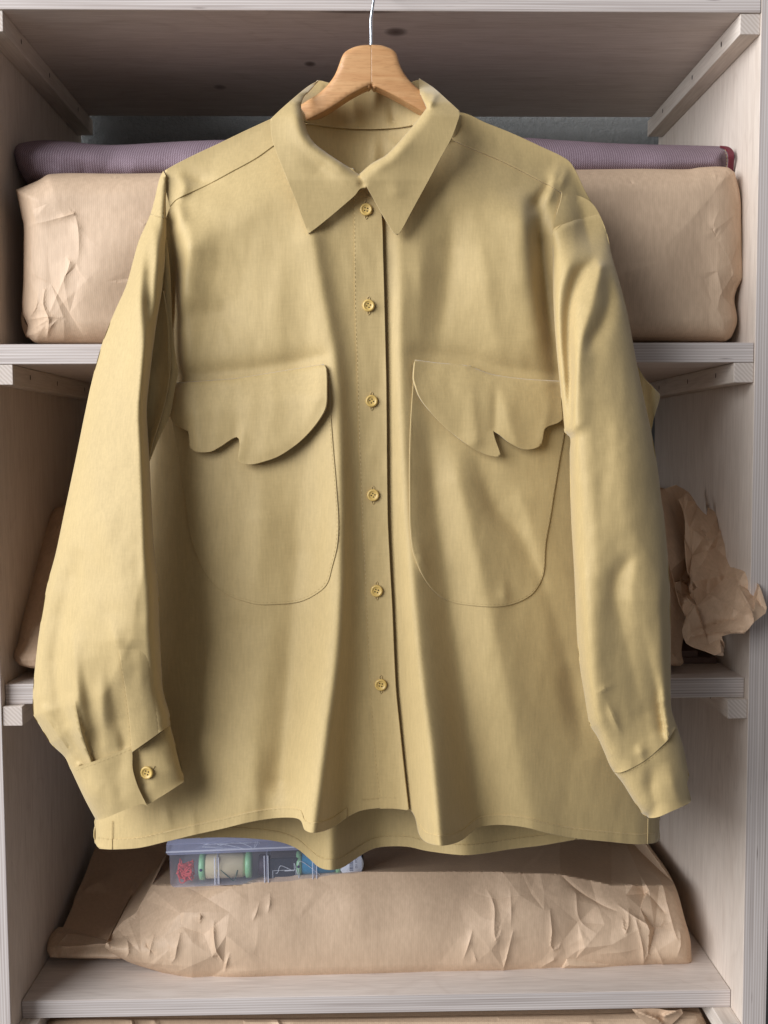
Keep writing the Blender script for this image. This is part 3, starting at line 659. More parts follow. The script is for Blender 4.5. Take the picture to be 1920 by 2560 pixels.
# right sleeve
SR_OUT = [(1491, 522), (1516, 579), (1530, 640), (1550, 709), (1568, 779), (1582, 854), (1594, 918), (1608, 987), (1626, 1068), (1643, 1161), (1654, 1253), (1659, 1280), (1669, 1384), (1675, 1471), (1677, 1627), (1677, 1731), (1680, 1778), (1692, 1814)]
SR_CUFF = [(1670, 1849), (1647, 1872), (1618, 1897), (1583, 1918), (1551, 1931)]
SR_IN = [(1534, 1930), (1524, 1913), (1510, 1879), (1492, 1840), (1477, 1817), (1471, 1799), (1460, 1732), (1450, 1670), (1443, 1598), (1435, 1425), (1427, 1280), (1424, 1132), (1425, 1094), (1411, 1080), (1400, 964), (1391, 871), (1385, 785), (1382, 700), (1382, 640), (1380, 590), (1385, 555), (1394, 530)]
SR_CAP = [(1404, 500), (1412, 488), (1440, 488), (1470, 500)]
SRF = Folds([
    [(1505, 640, 0, 16, 16), (1484, 650, -4, 16, 16), (1445, 690, -11, 18, 18), (1424, 760, -15, 17, 14), (1420, 850, -17, 16, 12), (1424, 950, -16, 14, 10), (1424, 1040, -10, 11, 8), (1422, 1085, -4, 8, 8)],
    [(1495, 655, 3, 14, 12), (1501, 668, 8, 20, 12), (1480, 760, 8, 26, 22), (1455, 850, 9, 18, 26), (1442, 960, 9, 12, 34), (1434, 1080, 7, 10, 36), (1432, 1200, 5, 14, 40)],
    [(1520, 690, 0, 16, 16), (1523, 750, -7, 16, 20), (1505, 810, -8, 18, 22), (1480, 850, -6, 16, 18), (1470, 890, 0, 14, 16)],
    [(1440, 590, 0, 30, 34), (1432, 650, 4, 30, 34), (1400, 720, 3, 12, 16), (1394, 820, 4, 10, 14), (1402, 940, 4, 9, 12), (1414, 1060, 2, 8, 8)],
    [(1615, 1380, 0, 30, 30), (1568, 1408, -6, 28, 30), (1540, 1465, -10, 30, 42), (1556, 1570, -9, 40, 48), (1586, 1690, -9, 48, 44), (1608, 1785, -8, 44, 34), (1620, 1850, -2, 30, 24)],
    [(1660, 1410, 0, 24, 14), (1648, 1500, 4, 22, 14), (1655, 1620, 4, 18, 10), (1661, 1750, 3, 12, 8)],
    [(1600, 1560, 0, 30, 14), (1630, 1680, -4, 30, 12), (1650, 1770, -8, 26, 8), (1660, 1815, -8, 18, 6)],
    [(1460, 1450, 3, 20, 26), (1470, 1600, 6, 20, 30), (1490, 1760, 7, 20, 26), (1520, 1880, 4, 16, 20)],
    [(1560, 1000, 0, 60, 50), (1570, 1150, 5, 60, 50), (1560, 1300, 3, 50, 50)],
    [(1515, 1760, 0, 7, 9), (1535, 1800, 2.5, 7, 9), (1560, 1850, 0, 7, 9)],
    [(1590, 1860, 0, 12, 12), (1602, 1880, 4, 12, 12), (1608, 1900, 1, 10, 10)],
])
PSRO, PSRI = np.array(SR_OUT, float), np.array(SR_IN, float)
def srmid(P): return np.interp(P[:, 1], [500, 600, 760, 1000, 1500, 1900], [-0.082, -0.091, -0.107, -0.122, -0.134, -0.138])
def srY(P):
    do, di = dist_poly(P, PSRO), dist_poly(P, PSRI)
    w_ = np.interp(P[:, 1], [480, 700, 1000, 1500, 1900], [40, 75, 100, 110, 80]); H = np.interp(P[:, 1], [480, 700, 1000, 1500, 1900], [.010, .022, .032, .036, .020])
    Y = srmid(P)-H*np.minimum(rounded(do, w_), rounded(di, w_*.6))
    Y = Y-(0.82*SRF(P)+SRP(P)+SWOB(P)+SWOB2(P))*sstep(np.minimum(do, di)/20)
    k = sstep((P[:, 1]-540)/130); return Y*k+(np.minimum(bodyY(P), -0.080)+.0008-.005*sstep((P[:, 1]-np.interp(P[:, 0], [1385, 1440, 1490], [560, 534, 520]))/24))*(1-k)
def srB(P):
    do, di = dist_poly(P, PSRO), dist_poly(P, PSRI)
    k = sstep((P[:, 1]-540)/130)
    return (np.minimum(bodyY(P), -0.080)-.0030)*(1-k)+k*srmid(P)+k*np.interp(P[:, 1], [480, 700, 1900], [.004, .016, .016])*np.minimum(rounded(do, 80), rounded(di, 60))
sr_pts = SR_OUT + SR_CUFF + SR_IN + SR_CAP
sleeve_r = sheet('sleeve', sr_pts, srY, SHIRT, shirt, 6.5, 0, (1.0, 3.2), extra=np.vstack([SRP.pts, SRP.pts-(2.5, 0)]))
sheet('sleeve_back', sr_pts, srB, SHIRT, sleeve_r, 12, 0, (1.5, 5), back=True, step=5.2)
# elbow fold that pokes out behind the sleeve
def elb(P): return -0.085-.012*np.exp(-((P[:, 0]-1632)/14)**2)+0.0004*(1650-P[:, 0])*.3
sheet('elbow_fold', [(1560, 860), (1594, 915), (1614, 950), (1638, 973), (1651, 986), (1648, 1003), (1640, 1030), (1628, 1068), (1622, 1100), (1590, 1060)], elb, SHIRT, sleeve_r, 7, .0011, (1, 3))
RCUF = [(1535, 1931), (1551, 1932), (1583, 1919), (1618, 1898), (1647, 1873), (1670, 1850), (1692, 1814), (1700, 1840), (1709, 1870), (1720, 1925), (1723, 1941), (1718, 1959), (1728, 1998), (1724, 2007), (1675, 2030), (1643, 2043), (1620, 2044), (1606, 2035), (1579, 1994), (1556, 1957)]
CUR = Folds([[(1640, 1900, 0, 24, 24), (1626, 1960, -8, 20, 20), (1638, 2010, -7, 22, 22)], [(1676, 1900, 0, 16, 14), (1682, 1960, 5, 18, 14), (1700, 2010, 3, 18, 14)], [(1560, 1945, 2, 20, 20), (1600, 2010, 4, 20, 20)]])
PR1 = np.array([(1535, 1931), (1556, 1957), (1579, 1994), (1606, 2035), (1620, 2044)], float); PR2 = np.array([(1692, 1814), (1709, 1870), (1723, 1941), (1728, 1998)], float)
def rcY(P): return -0.134-0.022*np.minimum(rounded(dist_poly(P, PR1), 60), rounded(dist_poly(P, PR2), 70))-.5*CUR(P)-SWOB2(P)-.001
sheet('cuff', RCUF, rcY, SHIRT, sleeve_r, 6, 0, (1, 3.2))
def rcB(P): return -0.1335+0.010*np.minimum(rounded(dist_poly(P, PR1), 60), rounded(dist_poly(P, PR2), 60))
sheet('cuff_back', shrink(RCUF), rcB, SHIRT, sleeve_r, 11, 0, (1, 4), back=True)

# ---- collar
CL = [(800, 199), (771, 215), (741, 239), (702, 273), (676, 298), (678, 332), (684, 361), (709, 426), (738, 498), (761, 560), (770, 583), (776, 581), (823, 544), (862, 511), (888, 488), (902, 471), (917, 468), (908, 450), (896, 435), (855, 407), (816, 381), (787, 358), (771, 335), (763, 312), (756, 286), (753, 262), (761, 241), (780, 221)]
CR = [(1047, 195), (1083, 218), (1116, 247), (1150, 278), (1148, 293), (1129, 345), (1099, 400), (1064, 465), (1028, 531), (1002, 579), (994, 588), (984, 582), (956, 537), (927, 485), (898, 435), (930, 408), (963, 389), (985, 368), (1011, 339), (1034, 312), (1056, 284), (1066, 270), (1060, 256), (1053, 240), (1048, 219)]
ROLL_L = np.array([(800, 199), (780, 221), (761, 241), (753, 262), (756, 286), (763, 312), (771, 335), (787, 358), (816, 381), (855, 407), (896, 435)], float)
ROLL_R = np.array([(1047, 195), (1048, 219), (1053, 240), (1060, 256), (1066, 270), (1034, 312), (1011, 339), (985, 368), (963, 389), (930, 408), (898, 435)], float)
COLF = Folds([[(770, 260, 0, 20, 20), (745, 290, 3, 26, 26), (760, 350, 3, 24, 24), (850, 410, 3, 24, 24)], [(720, 340, 0, 20, 20), (800, 420, -3, 26, 26), (860, 460, 0, 20, 20)],
              [(1086, 242, 4, 8, 8), (1078, 258, 5, 8, 8), (1060, 285, 1, 10, 10)], [(1040, 300, 0, 20, 20), (1000, 370, 3, 24, 24), (950, 410, 2, 20, 20)], [(980, 420, 0, 26, 26), (990, 480, 2, 30, 30)],
              [(900, 440, 0, 8, 8), (905, 460, -3, 8, 8), (915, 470, 0, 8, 8)]])
def colbase(P): return np.interp(P[:, 1], [190, 212, 232, 256, 290, 360, 450, 590], [-0.050, -0.064, -0.093, -0.106, -0.113, -0.119, -0.124, -0.120])
def clY(P):
    d = dist_poly(P, ROLL_L)
    lift = np.interp(P[:, 1], [195, 260, 400, 590], [0.004, .010, .010, .004])
    Yb = np.minimum(colbase(P)+.001, bodyY(P)-0.004)
    Yc = np.where(P[:, 1] < 300, colbase(P), Yb*sstep((P[:, 1]-300)/60)+colbase(P)*(1-sstep((P[:, 1]-300)/60)))
    return Yc-lift*rounded(d, 26)*(1-.6*sstep(d/120))-COLF(P)+.003
def crY(P):
    d = dist_poly(P, ROLL_R)
    lift = np.interp(P[:, 1], [195, 260, 400, 590], [0.004, .010, .010, .004])
    Yb = np.minimum(colbase(P)-.001, bodyY(P)-0.0065)
    Yc = np.where(P[:, 1] < 300, colbase(P), Yb*sstep((P[:, 1]-300)/60)+colbase(P)*(1-sstep((P[:, 1]-300)/60)))
    return Yc-lift*rounded(d, 26)*(1-.6*sstep(d/120))-COLF(P)+.001
collar = bpy.data.objects.new('collar', None); link(collar, shirt)
sheet('collar_leaf', CL, clY, SHIRT, collar, 6, .0024, (1, 3), corner=40)
sheet('collar_leaf', CR, crY, SHIRT, collar, 6, .0024, (1, 3), corner=40)
# inside of the collar at the back of the neck, and the far roll of it behind the hanger
NKF = Folds([[(880, 235, 0, 14, 14), (890, 300, 3, 16, 16)], [(975, 250, 0, 10, 12), (985, 300, -4, 10, 12)], [(940, 232, 3, 14, 14), (935, 270, 1, 14, 14)]])
def nkY(P): return -0.046-0.026*np.clip(np.abs(P[:, 0]-922)/140, 0, 1.25)**2.2*sstep((P[:, 1]-200)/95)-NKF(P)
sheet('collar_stand', [(740, 296), (792, 312), (850, 319), (927, 322), (990, 319), (1028, 314), (1095, 296), (1100, 262), (1078, 226), (1052, 202), (1044, 200), (1000, 214), (927, 218), (850, 214), (812, 204), (797, 202), (772, 222), (750, 244), (738, 270)], nkY, SHIRT_IN, collar, 7, .0018, (1, 3))
def bandY(P): return bodyY(P)-.0035
sheet('collar_band', [(885, 496), (882, 480), (902, 468), (925, 464), (950, 480), (950, 498), (917, 492)], bandY, SHIRT, collar, 6, .0012, (1, 3))

# ---- seams, stitches, buttons
def seam(path, Yfn, parent, r=0.0007, lift=0.0, name='seam', mat=None):
    p = smooth_path(path, 8); V = atY(p, Yfn(p)-lift); return tube(name, V, r, mat or SHIRT, parent, 6)
seam([(376, 536), (392, 541), (416, 545)], slY, sleeve_l)
seam([(1390, 574), (1410, 556), (1438, 538), (1465, 530), (1488, 524)], srY, sleeve_r, .0005, .0)
seam([(1412, 489), (1424, 506), (1438, 536)], srY, sleeve_r, .0005, .0)
seam([(764, 309), (792, 312), (850, 319), (927, 322), (990, 319), (1030, 313)], nkY, collar, .0006)
seam([(407, 726), (418, 800), (421, 870), (420, 935)], ua2, sleeve_l, .0005)
def stitches(path, Yfn, parent, dash=7.0, gap=4.5, wpx=1.5, lift=.00015, name='topstitch'):
    p = smooth_path(path, 2.0); cum = np.r_[0, np.cumsum(np.linalg.norm(np.diff(p, axis=0), axis=1))]
    s = np.arange(0, cum[-1]-dash, dash+gap); V = []; F = []
    A = np.stack([np.interp(s, cum, p[:, k]) for k in (0, 1)], 1); B = np.stack([np.interp(s+dash, cum, p[:, k]) for k in (0, 1)], 1)
    t = B-A; t /= np.linalg.norm(t, axis=1)[:, None]; n = np.stack([-t[:, 1], t[:, 0]], 1)*wpx/2
    Q = np.stack([A+n, A-n, B-n, B+n], 1).reshape(-1, 2)
    Y = Yfn(Q)-lift; W0 = atY(Q, Y)
    M = (W0.reshape(-1, 4, 3)).mean(1)+np.array([0, -.0002, 0])
    F = []; nq = len(s); V = np.vstack([W0, M])
    for i in range(nq):
        a = 4*i; c = 4*nq+i; F += [(a, a+1, c), (a+1, a+2, c), (a+2, a+3, c), (a+3, a, c)]
    F = [f[::-1] for f in F]
    o = mesh_obj(name, V, F, THREAD, parent, False); o['kind'] = 'stuff'; return o
off = lambda pts, dx, dy: [(x+dx, y+dy) for x, y in pts]
stitches(PLK_LINE[:-1]+[(950, 1996)], pk, fL, 6, 5, 1.2, .00015)
stitches(off(HEM_L[2:16], 0, -22), lambda P: fl(P)-.0009, fL)
stitches([(240, 2094), (281, 2098)]+off(HEM_L[2:4], 0, -25), strip_side, fL)
stitches([(903, 2000), (960, 1994), (1000, 1996)], pk, fL)
stitches(off(HEM_R[3:], 0, -22), lambda P: fr(P)-.0009, fR)
stitches([(556, 2074), (608, 2074), (694, 2082), (741, 2098), (770, 2122), (799, 2142), (827, 2148), (856, 2142), (891, 2120), (926, 2099), (960, 2092), (1018, 2092), (1064, 2102), (1122, 2110), (1163, 2112), (1209, 2109), (1278, 2098), (1354, 2088)], lambda P: backY(P)-.0009, back)
inset = lambda pts, c, k: [(c[0]+(x-c[0])*k, c[1]+(y-c[1])*k) for x, y in pts]
stitches(inset(PKT_L[2:-3], (640, 1200), .982), pl, pkl, 6, 4.5, 1.4)
stitches(inset(PKT_R[2:-2], (1215, 1210), .982), pr, pkr, 6, 4.5, 1.4)
stitches([(190, 1926), (260, 1901), (328, 1873)], cuffB, sleeve_l)
stitches([(332, 1888), (375, 1858), (428, 1820)], cuffA, sleeve_l)
stitches([(1545, 1936), (1584, 1923), (1619, 1903), (1648, 1878), (1672, 1854), (1692, 1822)], rcY, sleeve_r)
stitches([(304, 1672), (314, 1747), (323, 1823), (327, 1868)], slp, sleeve_l, 6, 5, 1.3)
# side seams low at the hem
seam([(280, 2052), (280, 2124)], lambda P: strip_side(P)-.0004, shirt, .0004, .0002, 'side_seam')
seam([(1620, 2046), (1619, 2110)], lambda P: strip_side(P)-.0004, shirt, .0004, .0002, 'side_seam')

def button_mesh(r=0.0057, h=0.0022):
    prof = [(0.0, .62), (.50, .62), (.62, .70), (.70, 1.0), (.86, 1.0), (.98, .75), (1.0, .4), (.93, 0.0)]
    n = 28; V = [(0, -h*prof[0][1], 0)]; F = []; fm = []
    for (q, k) in prof[1:]:
        for i in range(n):
            a = 2*math.pi*i/n; V.append((r*q*math.cos(a), -h*k, r*q*math.sin(a)))
    for i in range(n): F.append((0, 1+i, 1+(i+1) % n)); fm.append(0)
    for j in range(len(prof)-2):
        for i in range(n):
            a = 1+j*n+i; b = 1+j*n+(i+1) % n; F.append((a, a+n, b+n, b)); fm.append(0)
    for sx in (-1, 1):
        for sz in (-1, 1):
            c0 = len(V); cx, cz = sx*r*.22, sz*r*.22
            for i in range(8): V.append((cx+r*.125*math.cos(i*math.pi/4), -h*.64, cz+r*.125*math.sin(i*math.pi/4)))
            F.append(tuple(range(c0, c0+8))); fm.append(1)
    me = bpy.data.meshes.new('button'); me.from_pydata(V, [], F); me.materials.append(BUTTON); me.materials.append(HOLE)
    me.polygons.foreach_set('use_smooth', [True]*len(F)); me.polygons.foreach_set('material_index', fm); me.update()
    return me
BTN = button_mesh()
def add_button(x, y, Yfn, parent, rot, hole=(0, 1), s=1.0):
    q = np.array([(x, y), (x+8, y), (x, y+8)], float); W = atY(q, Yfn(q))
    n = np.cross(W[1]-W[0], W[2]-W[0]); n /= np.linalg.norm(n)
    if n[1] > 0: n = -n
    o = link(bpy.data.objects.new('button', BTN), parent)
    o.location = Vector(W[0]+n*.0008)-world_off(parent)
    o.rotation_euler = (Vector((0, -1, 0)).rotation_difference(Vector(n)) @ Matrix.Rotation(rot, 3, 'Y').to_quaternion()).to_euler(); o.scale = (s, s, s)
    hx, hy = hole; L = 20
    P = [(x-hy*3-hx*L, y-hx*3-hy*L), (x-hy*3+hx*L, y-hx*3+hy*L), (x+hx*L*1.15, y+hy*L*1.15), (x+hy*3+hx*L, y+hx*3+hy*L), (x+hy*3-hx*L, y+hx*3-hy*L), (x-hx*L*1.15, y-hy*L*1.15), (x-hy*3-hx*L, y-hx*3-hy*L)]
    P = np.array(P, float); tube('buttonhole', atY(P, Yfn(P)-.0003), .00045, THREAD, parent, 5)
for i, (x, y) in enumerate([(915.5, 525), (921.5, 764.5), (929, 1003), (933, 1238), (942, 1477), (952, 1711)]):
    add_button(x, y, pk, shirt, [0.2, .55, -.6, .6, .35, .2][i])
add_button(369, 1930, cuffA, sleeve_l, .3, (.8, -.6), 1.05)

# ------------------------------------------------------------------ hanger
HY = -0.075
hanger = empty('coat_hanger', 'beech wood coat hanger with steel hook inside the mustard shirt', 'coat hanger', tuple(pt(927, 215, HY)))
LH = [(928, 112), (905, 113), (884, 118), (868, 126), (859, 134), (853, 146), (847, 163), (836, 189), (819, 212), (797, 233), (767, 252), (720, 282), (620, 338), (520, 385), (450, 418), (444, 436), (470, 446), (560, 408), (680, 350), (764, 304), (823, 273), (872, 241), (910, 220), (928, 213)]
RH = [(928.5, 112), (953, 113), (972, 119), (985, 126), (992, 135), (998, 156), (1008, 179), (1025, 202), (1051, 225), (1090, 248), (1150, 284), (1260, 338), (1380, 396), (1410, 420), (1400, 436), (1370, 434), (1240, 372), (1120, 312), (1055, 280), (998, 247), (953, 224), (928.5, 213)]
def hang_half(pts, mat):
    B = smooth_path(pts, 6, True); P, F = cdt(B, 9, (1.5, 4))
    d = np.where(np.abs(P[:, 0]-928.2) < 7, np.minimum(np.abs(P[:, 1]-112), np.abs(P[:, 1]-213)), dist_poly(P, B, True))
    bow = 0.010*sstep(np.abs(P[:, 0]-928)/420)
    rr = .0032*(1-rounded(d, 8))
    Vf = atY(P, HY-0.0085+rr+bow); Vb = atY(P, HY-0.0085+rr+bow)
    Vb = Vb+np.array([0, .017, 0])-2*np.array([0, 1, 0])*rr[:, None]
    F = orient(Vf, F); n = len(P)
    E = {}
    for f in F:
        for a, b in ((f[0], f[1]), (f[1], f[2]), (f[2], f[0])): E[(a, b)] = 1
    side = [(b, a, a+n, b+n) for (a, b) in E if (b, a) not in E]
    return mesh_obj('hanger_arm', np.vstack([Vf, Vb]), [tuple(f) for f in F]+[tuple(f[::-1]+n) for f in F]+side, mat, hanger)
hang_half(LH, BEECH_L); hang_half(RH, BEECH_R)
hk = [pt(928, 118, HY), pt(928, 90, HY), pt(927.5, 60, HY), pt(927.5, 48, HY), pt(929, 36, HY), pt(932, 15, HY), pt(935, -4, HY)]
hk += [np.array(hk[-1])+np.array(q) for q in ((.001, .002, .016), (.002, .010, .032), (.003, .028, .044), (.003, .050, .047), (.003, .072, .041), (.003, .084, .032), (.003, .088, .0245))]
hk3 = []
for i in range(len(hk)-1):
    for t in (0, .33, .66): hk3.append(np.array(hk[i])*(1-t)+np.array(hk[i+1])*t)
hk3.append(hk[-1])
tube('hook', hk3, .00145, STEEL, hanger, 12)

# ------------------------------------------------------------------ paper parcels and fabric on the shelves
def parcel(name, pts, Yfn, mat, parent, depth, spacing=9, rings=(1.5, 5), corner=35, extra=None):
    """front skin of a wrapped parcel, carried straight back by `depth` so it is a closed solid"""
    B = smooth_path(pts, spacing*.8, True, corner); P, F = cdt(B, spacing, rings, extra)
    V = atY(P, Yfn(P)); F = orient(V, F); n = len(V)
    E = {}
    for f in F:
        for a, b in ((f[0], f[1]), (f[1], f[2]), (f[2], f[0])): E[(a, b)] = 1
    bd = [(a, b) for (a, b) in E if (b, a) not in E]
    idx = sorted({a for a, b in bd}); mp = {a: n+i for i, a in enumerate(idx)}
    cen = V[idx].mean(0)
    Vb = []
    for a in idx:
        q = V[a].copy(); q[1] = max(q[1]+.01, depth); Vb.append(q)
    side = [(b, a, mp[a], mp[b]) for a, b in bd]
    V2 = np.vstack([V, Vb, [[cen[0], depth, cen[2]]]]); c = len(V2)-1
    cap = [(mp[b], mp[a], c) for a, b in bd]
    o = mesh_obj(name, V2, [tuple(f) for f in F]+side+cap, mat, parent, False)
    return o
# upper parcel
UP = [(40, 474), (58, 467), (95, 451), (126, 435), (300, 434), (600, 430), (900, 428), (1200, 425), (1438, 424), (1604, 422), (1720, 423), (1754, 418), (1817, 418), (1837, 431), (1851, 490), (1854, 559), (1856, 638), (1858, 694), (1854, 703), (1843, 721), (1836, 750), (1843, 801), (1829, 841), (1814, 853), (1400, 854.5), (900, 856), (94, 857.5), (65, 839), (69, 814), (56, 780), (58, 700), (59, 629), (59, 563), (54, 540)]
UPB = smooth_path(UP, 8, True, 35)
UPF = Folds([
    [(75, 500, 0, 6, 9), (84, 535, 8, 6, 12), (92, 560, 0, 6, 9)], [(62, 565, 4, 8, 12), (120, 552, 3, 10, 10), (184, 534, 7, 8, 4), (186, 530, 2, 5, 4)], [(186, 530, 0, 10, 5), (195, 570, 7, 14, 6), (197, 620, 5, 14, 6), (194, 660, 0, 12, 6)],
    [(75, 565, 7, 4, 10), (79, 640, 8, 4, 10), (75, 700, 6, 4, 10), (92, 740, 0, 6, 8)], [(165, 640, 0, 12, 7), (175, 655, 7, 12, 7), (150, 720, 5, 14, 10), (125, 780, 3, 12, 10)], [(95, 730, 3, 5, 6), (90, 770, 10, 6, 5), (70, 798, 5, 8, 5)],
    [(112, 725, 4, 5, 5), (108, 760, 9, 5, 6), (122, 800, 8, 6, 5), (118, 840, 6, 6, 6)], [(68, 800, 5, 8, 6), (120, 792, 8, 8, 5), (148, 796, 4, 5, 5)], [(148, 795, 0, 5, 5), (128, 815, 6, 5, 5), (118, 838, 0, 5, 5)], [(70, 830, 4, 5, 5), (95, 815, 7, 6, 6), (120, 798, 5, 6, 5)],
    [(340, 545, 0, 14, 10), (360, 560, 3, 12, 10), (380, 545, 0, 12, 10)],
    [(1605, 425, 0, 8, 8), (1608, 432, -4, 10, 8), (1580, 462, 3, 6, 5), (1586, 468, 0, 5, 5)], [(1570, 445, 0, 6, 6), (1580, 458, -5, 6, 6), (1590, 460, 0, 6, 6)],
    [(1780, 420, 0, 6, 6), (1788, 438, 5, 8, 6), (1790, 450, 0, 6, 6)], [(1800, 520, 0, 10, 8), (1785, 560, 4, 10, 8), (1790, 590, 0, 8, 6)], [(1782, 575, -5, 6, 6), (1790, 588, -5, 6, 6), (1798, 560, 0, 6, 6)],
    [(1850, 640, 0, 10, 8), (1830, 690, 5, 12, 8), (1800, 740, 6, 12, 8), (1795, 770, 3, 10, 8)], [(1793, 770, 0, 8, 8), (1820, 788, -6, 7, 7), (1840, 800, 0, 7, 7)], [(1760, 755, 0, 12, 10), (1800, 785, 3, 10, 8), (1815, 845, 4, 10, 8)], [(1840, 700, 3, 10, 6), (1820, 640, 5, 14, 10), (1805, 620, 0, 12, 10)]], True)
UPW = Wob(31, 10, 200, 700, 5.0); UPC = Crumple(5, 20, 440, 240, 880, 34, 3.6); UPC2 = Crumple(6, 1700, 400, 1880, 880, 26, 4); UPC3 = Crumple(8, 0, 400, 1900, 880, 60, 1.2)
def upY(P):
    d = dist_poly(P, UPB, True)
    Y = 0.045-0.030*rounded(d, 60)-0.008*sstep(d/200)
    wl = sstep((230-P[:, 0])/90)*(.35+.65*sstep((P[:, 1]-650)/80)); wr = sstep((P[:, 0]-1740)/60)
    fd = sstep(d/12)
    return Y-(.28*UPF(P)+.7*UPW(P)+UPC(P)*wl+UPC2(P)*wr+UPC3(P))*fd
up_parcel = parcel('paper_parcel', UP, upY, KRAFT, None, 0.30, 6, extra=np.vstack([UPC.pts, UPC2.pts, UPF.pts]))
tag(up_parcel, 'wide flat fronted brown paper parcel on the upper shelf under the plum fabric', 'parcel')
def flat(Y): return lambda P: np.full(len(P), Y)
def fold_part(name, pts, Yfn, mat, parent, **k): return sheet(name, pts, Yfn, mat, parent, 8, .0008, (1, 3), **k)
fold_part('paper_fold', [(54, 778), (60, 800), (69, 822), (67, 845), (60, 832), (53, 805)], lambda P: 0.050+.0006*(70-P[:, 0]), KRAFT, up_parcel)
fold_part('paper_fold', [(1836, 752), (1850, 775), (1855, 795), (1854, 826), (1842, 850), (1827, 852), (1838, 822), (1843, 800)], lambda P: 0.070+.0006*(P[:, 0]-1830), KRAFT, up_parcel)

# plum fabric roll on top of the parcel
fab = empty('folded_fabric', 'rolled plum woven fabric with dark red bound end lying on the upper parcel', 'fabric', tuple(pt(928, 440, .1)))
FB = [(29, 383), (36, 366), (52, 358), (95, 351), (135, 351), (174, 354), (220, 359), (260, 362), (318, 361), (405, 356), (480, 352), (700, 346), (1000, 342), (1250, 342), (1330, 345), (1400, 350), (1557, 359), (1713, 363), (1804, 366), (1820, 369), (1822, 400), (1822, 440), (1500, 452), (900, 455), (300, 455), (150, 470), (66, 458), (52, 436), (40, 416)]
FBB = smooth_path(FB, 8, True, 35)
FBF = Folds([[(95, 356, 0, 20, 20), (100, 385, 4, 16, 24), (92, 420, 0, 20, 20)], [(150, 420, 0, 40, 40), (210, 428, -9, 50, 20), (300, 432, -4, 50, 20)], [(250, 370, 0, 60, 60), (280, 395, -5, 60, 60), (330, 420, 0, 60, 60)], [(430, 370, 0, 60, 60), (470, 395, 4, 70, 70)]])
def fbY(P):
    d = dist_poly(P, FBB, True)
    return 0.105-0.045*rounded(d, 48)-FBF(P)*sstep(d/10)+Wob(41, 8, 150, 500, 2.5)(P)*sstep(d/20)
rollm = parcel('fabric_roll', FB, fbY, PLUM, fab, .19, 8)
rollm.data.polygons.foreach_set('use_smooth', [True]*len(rollm.data.polygons))
V = []
def redstrip(pts, Y, name, mat):
    o = sheet(name, pts, lambda P: Y+0.0007*np.abs(P[:, 1]-392)*.35, mat, fab, 6, .004, (1, 3)); return o
redstrip([(1800, 364), (1822, 367), (1834, 379), (1835, 400), (1833, 440), (1818, 440), (1822, 400), (1820, 378), (1812, 369)], .056, 'bound_edge', RED)
redstrip([(1832, 379), (1847, 380), (1849, 402), (1845, 440), (1830, 440), (1835, 405)], .066, 'fabric_layer', PLUM)
redstrip([(1845, 384), (1856, 381), (1860, 400), (1855, 426), (1838, 446), (1842, 420), (1848, 402)], .074, 'bound_edge', RED)
stitches([(1813, 374), (1817, 395), (1816, 430)], lambda P: np.full(len(P), .054), fab, 4, 4, 1.2)

# middle parcel (behind the shirt), leaning back from the shelf
MP = [(163, 1263), (137, 1272), (124, 1290), (104, 1343), (72, 1469), (49, 1564), (44, 1604), (34, 1630), (33, 1645), (49, 1663), (84, 1671), (400, 1670), (900, 1668), (1400, 1666), (1676, 1664), (1700, 1665), (1709, 1657), (1704, 1630), (1710, 1581), (1716, 1480), (1718, 1350), (1716, 1270), (1708, 1242), (1681, 1234), (1652, 1219), (1400, 1225), (900, 1240), (300, 1255)]
MPB = smooth_path(MP, 8, True, 35); MPC = Crumple(15, 0, 1200, 1900, 1700, 90, 5)
MPF = Folds([[(124, 1330, 0, 8, 8), (150, 1312, 6, 8, 8), (170, 1300, 0, 8, 8)], [(40, 1625, 3, 6, 6), (60, 1655, 6, 6, 6), (90, 1650, 0, 6, 6)], [(1660, 1350, 0, 8, 8), (1700, 1340, 5, 8, 8)], [(1690, 1640, 6, 5, 5), (1704, 1655, 4, 5, 5)], [(1680, 1240, 0, 5, 5), (1688, 1310, 6, 6, 6), (1700, 1345, 0, 6, 6)]], True)
def mpY(P):
    d = dist_poly(P, MPB, True)
    return 0.034+0.16*np.clip((1665-P[:, 1])/400, 0, 1.2)-0.022*rounded(d, 40)-(MPC(P)+MPF(P))*sstep(d/12)
mid_parcel = parcel('paper_parcel', MP, mpY, KRAFT_B, None, .33, 10)
tag(mid_parcel, 'shaded brown paper parcel leaning back on the middle shelf behind the shirt', 'parcel')
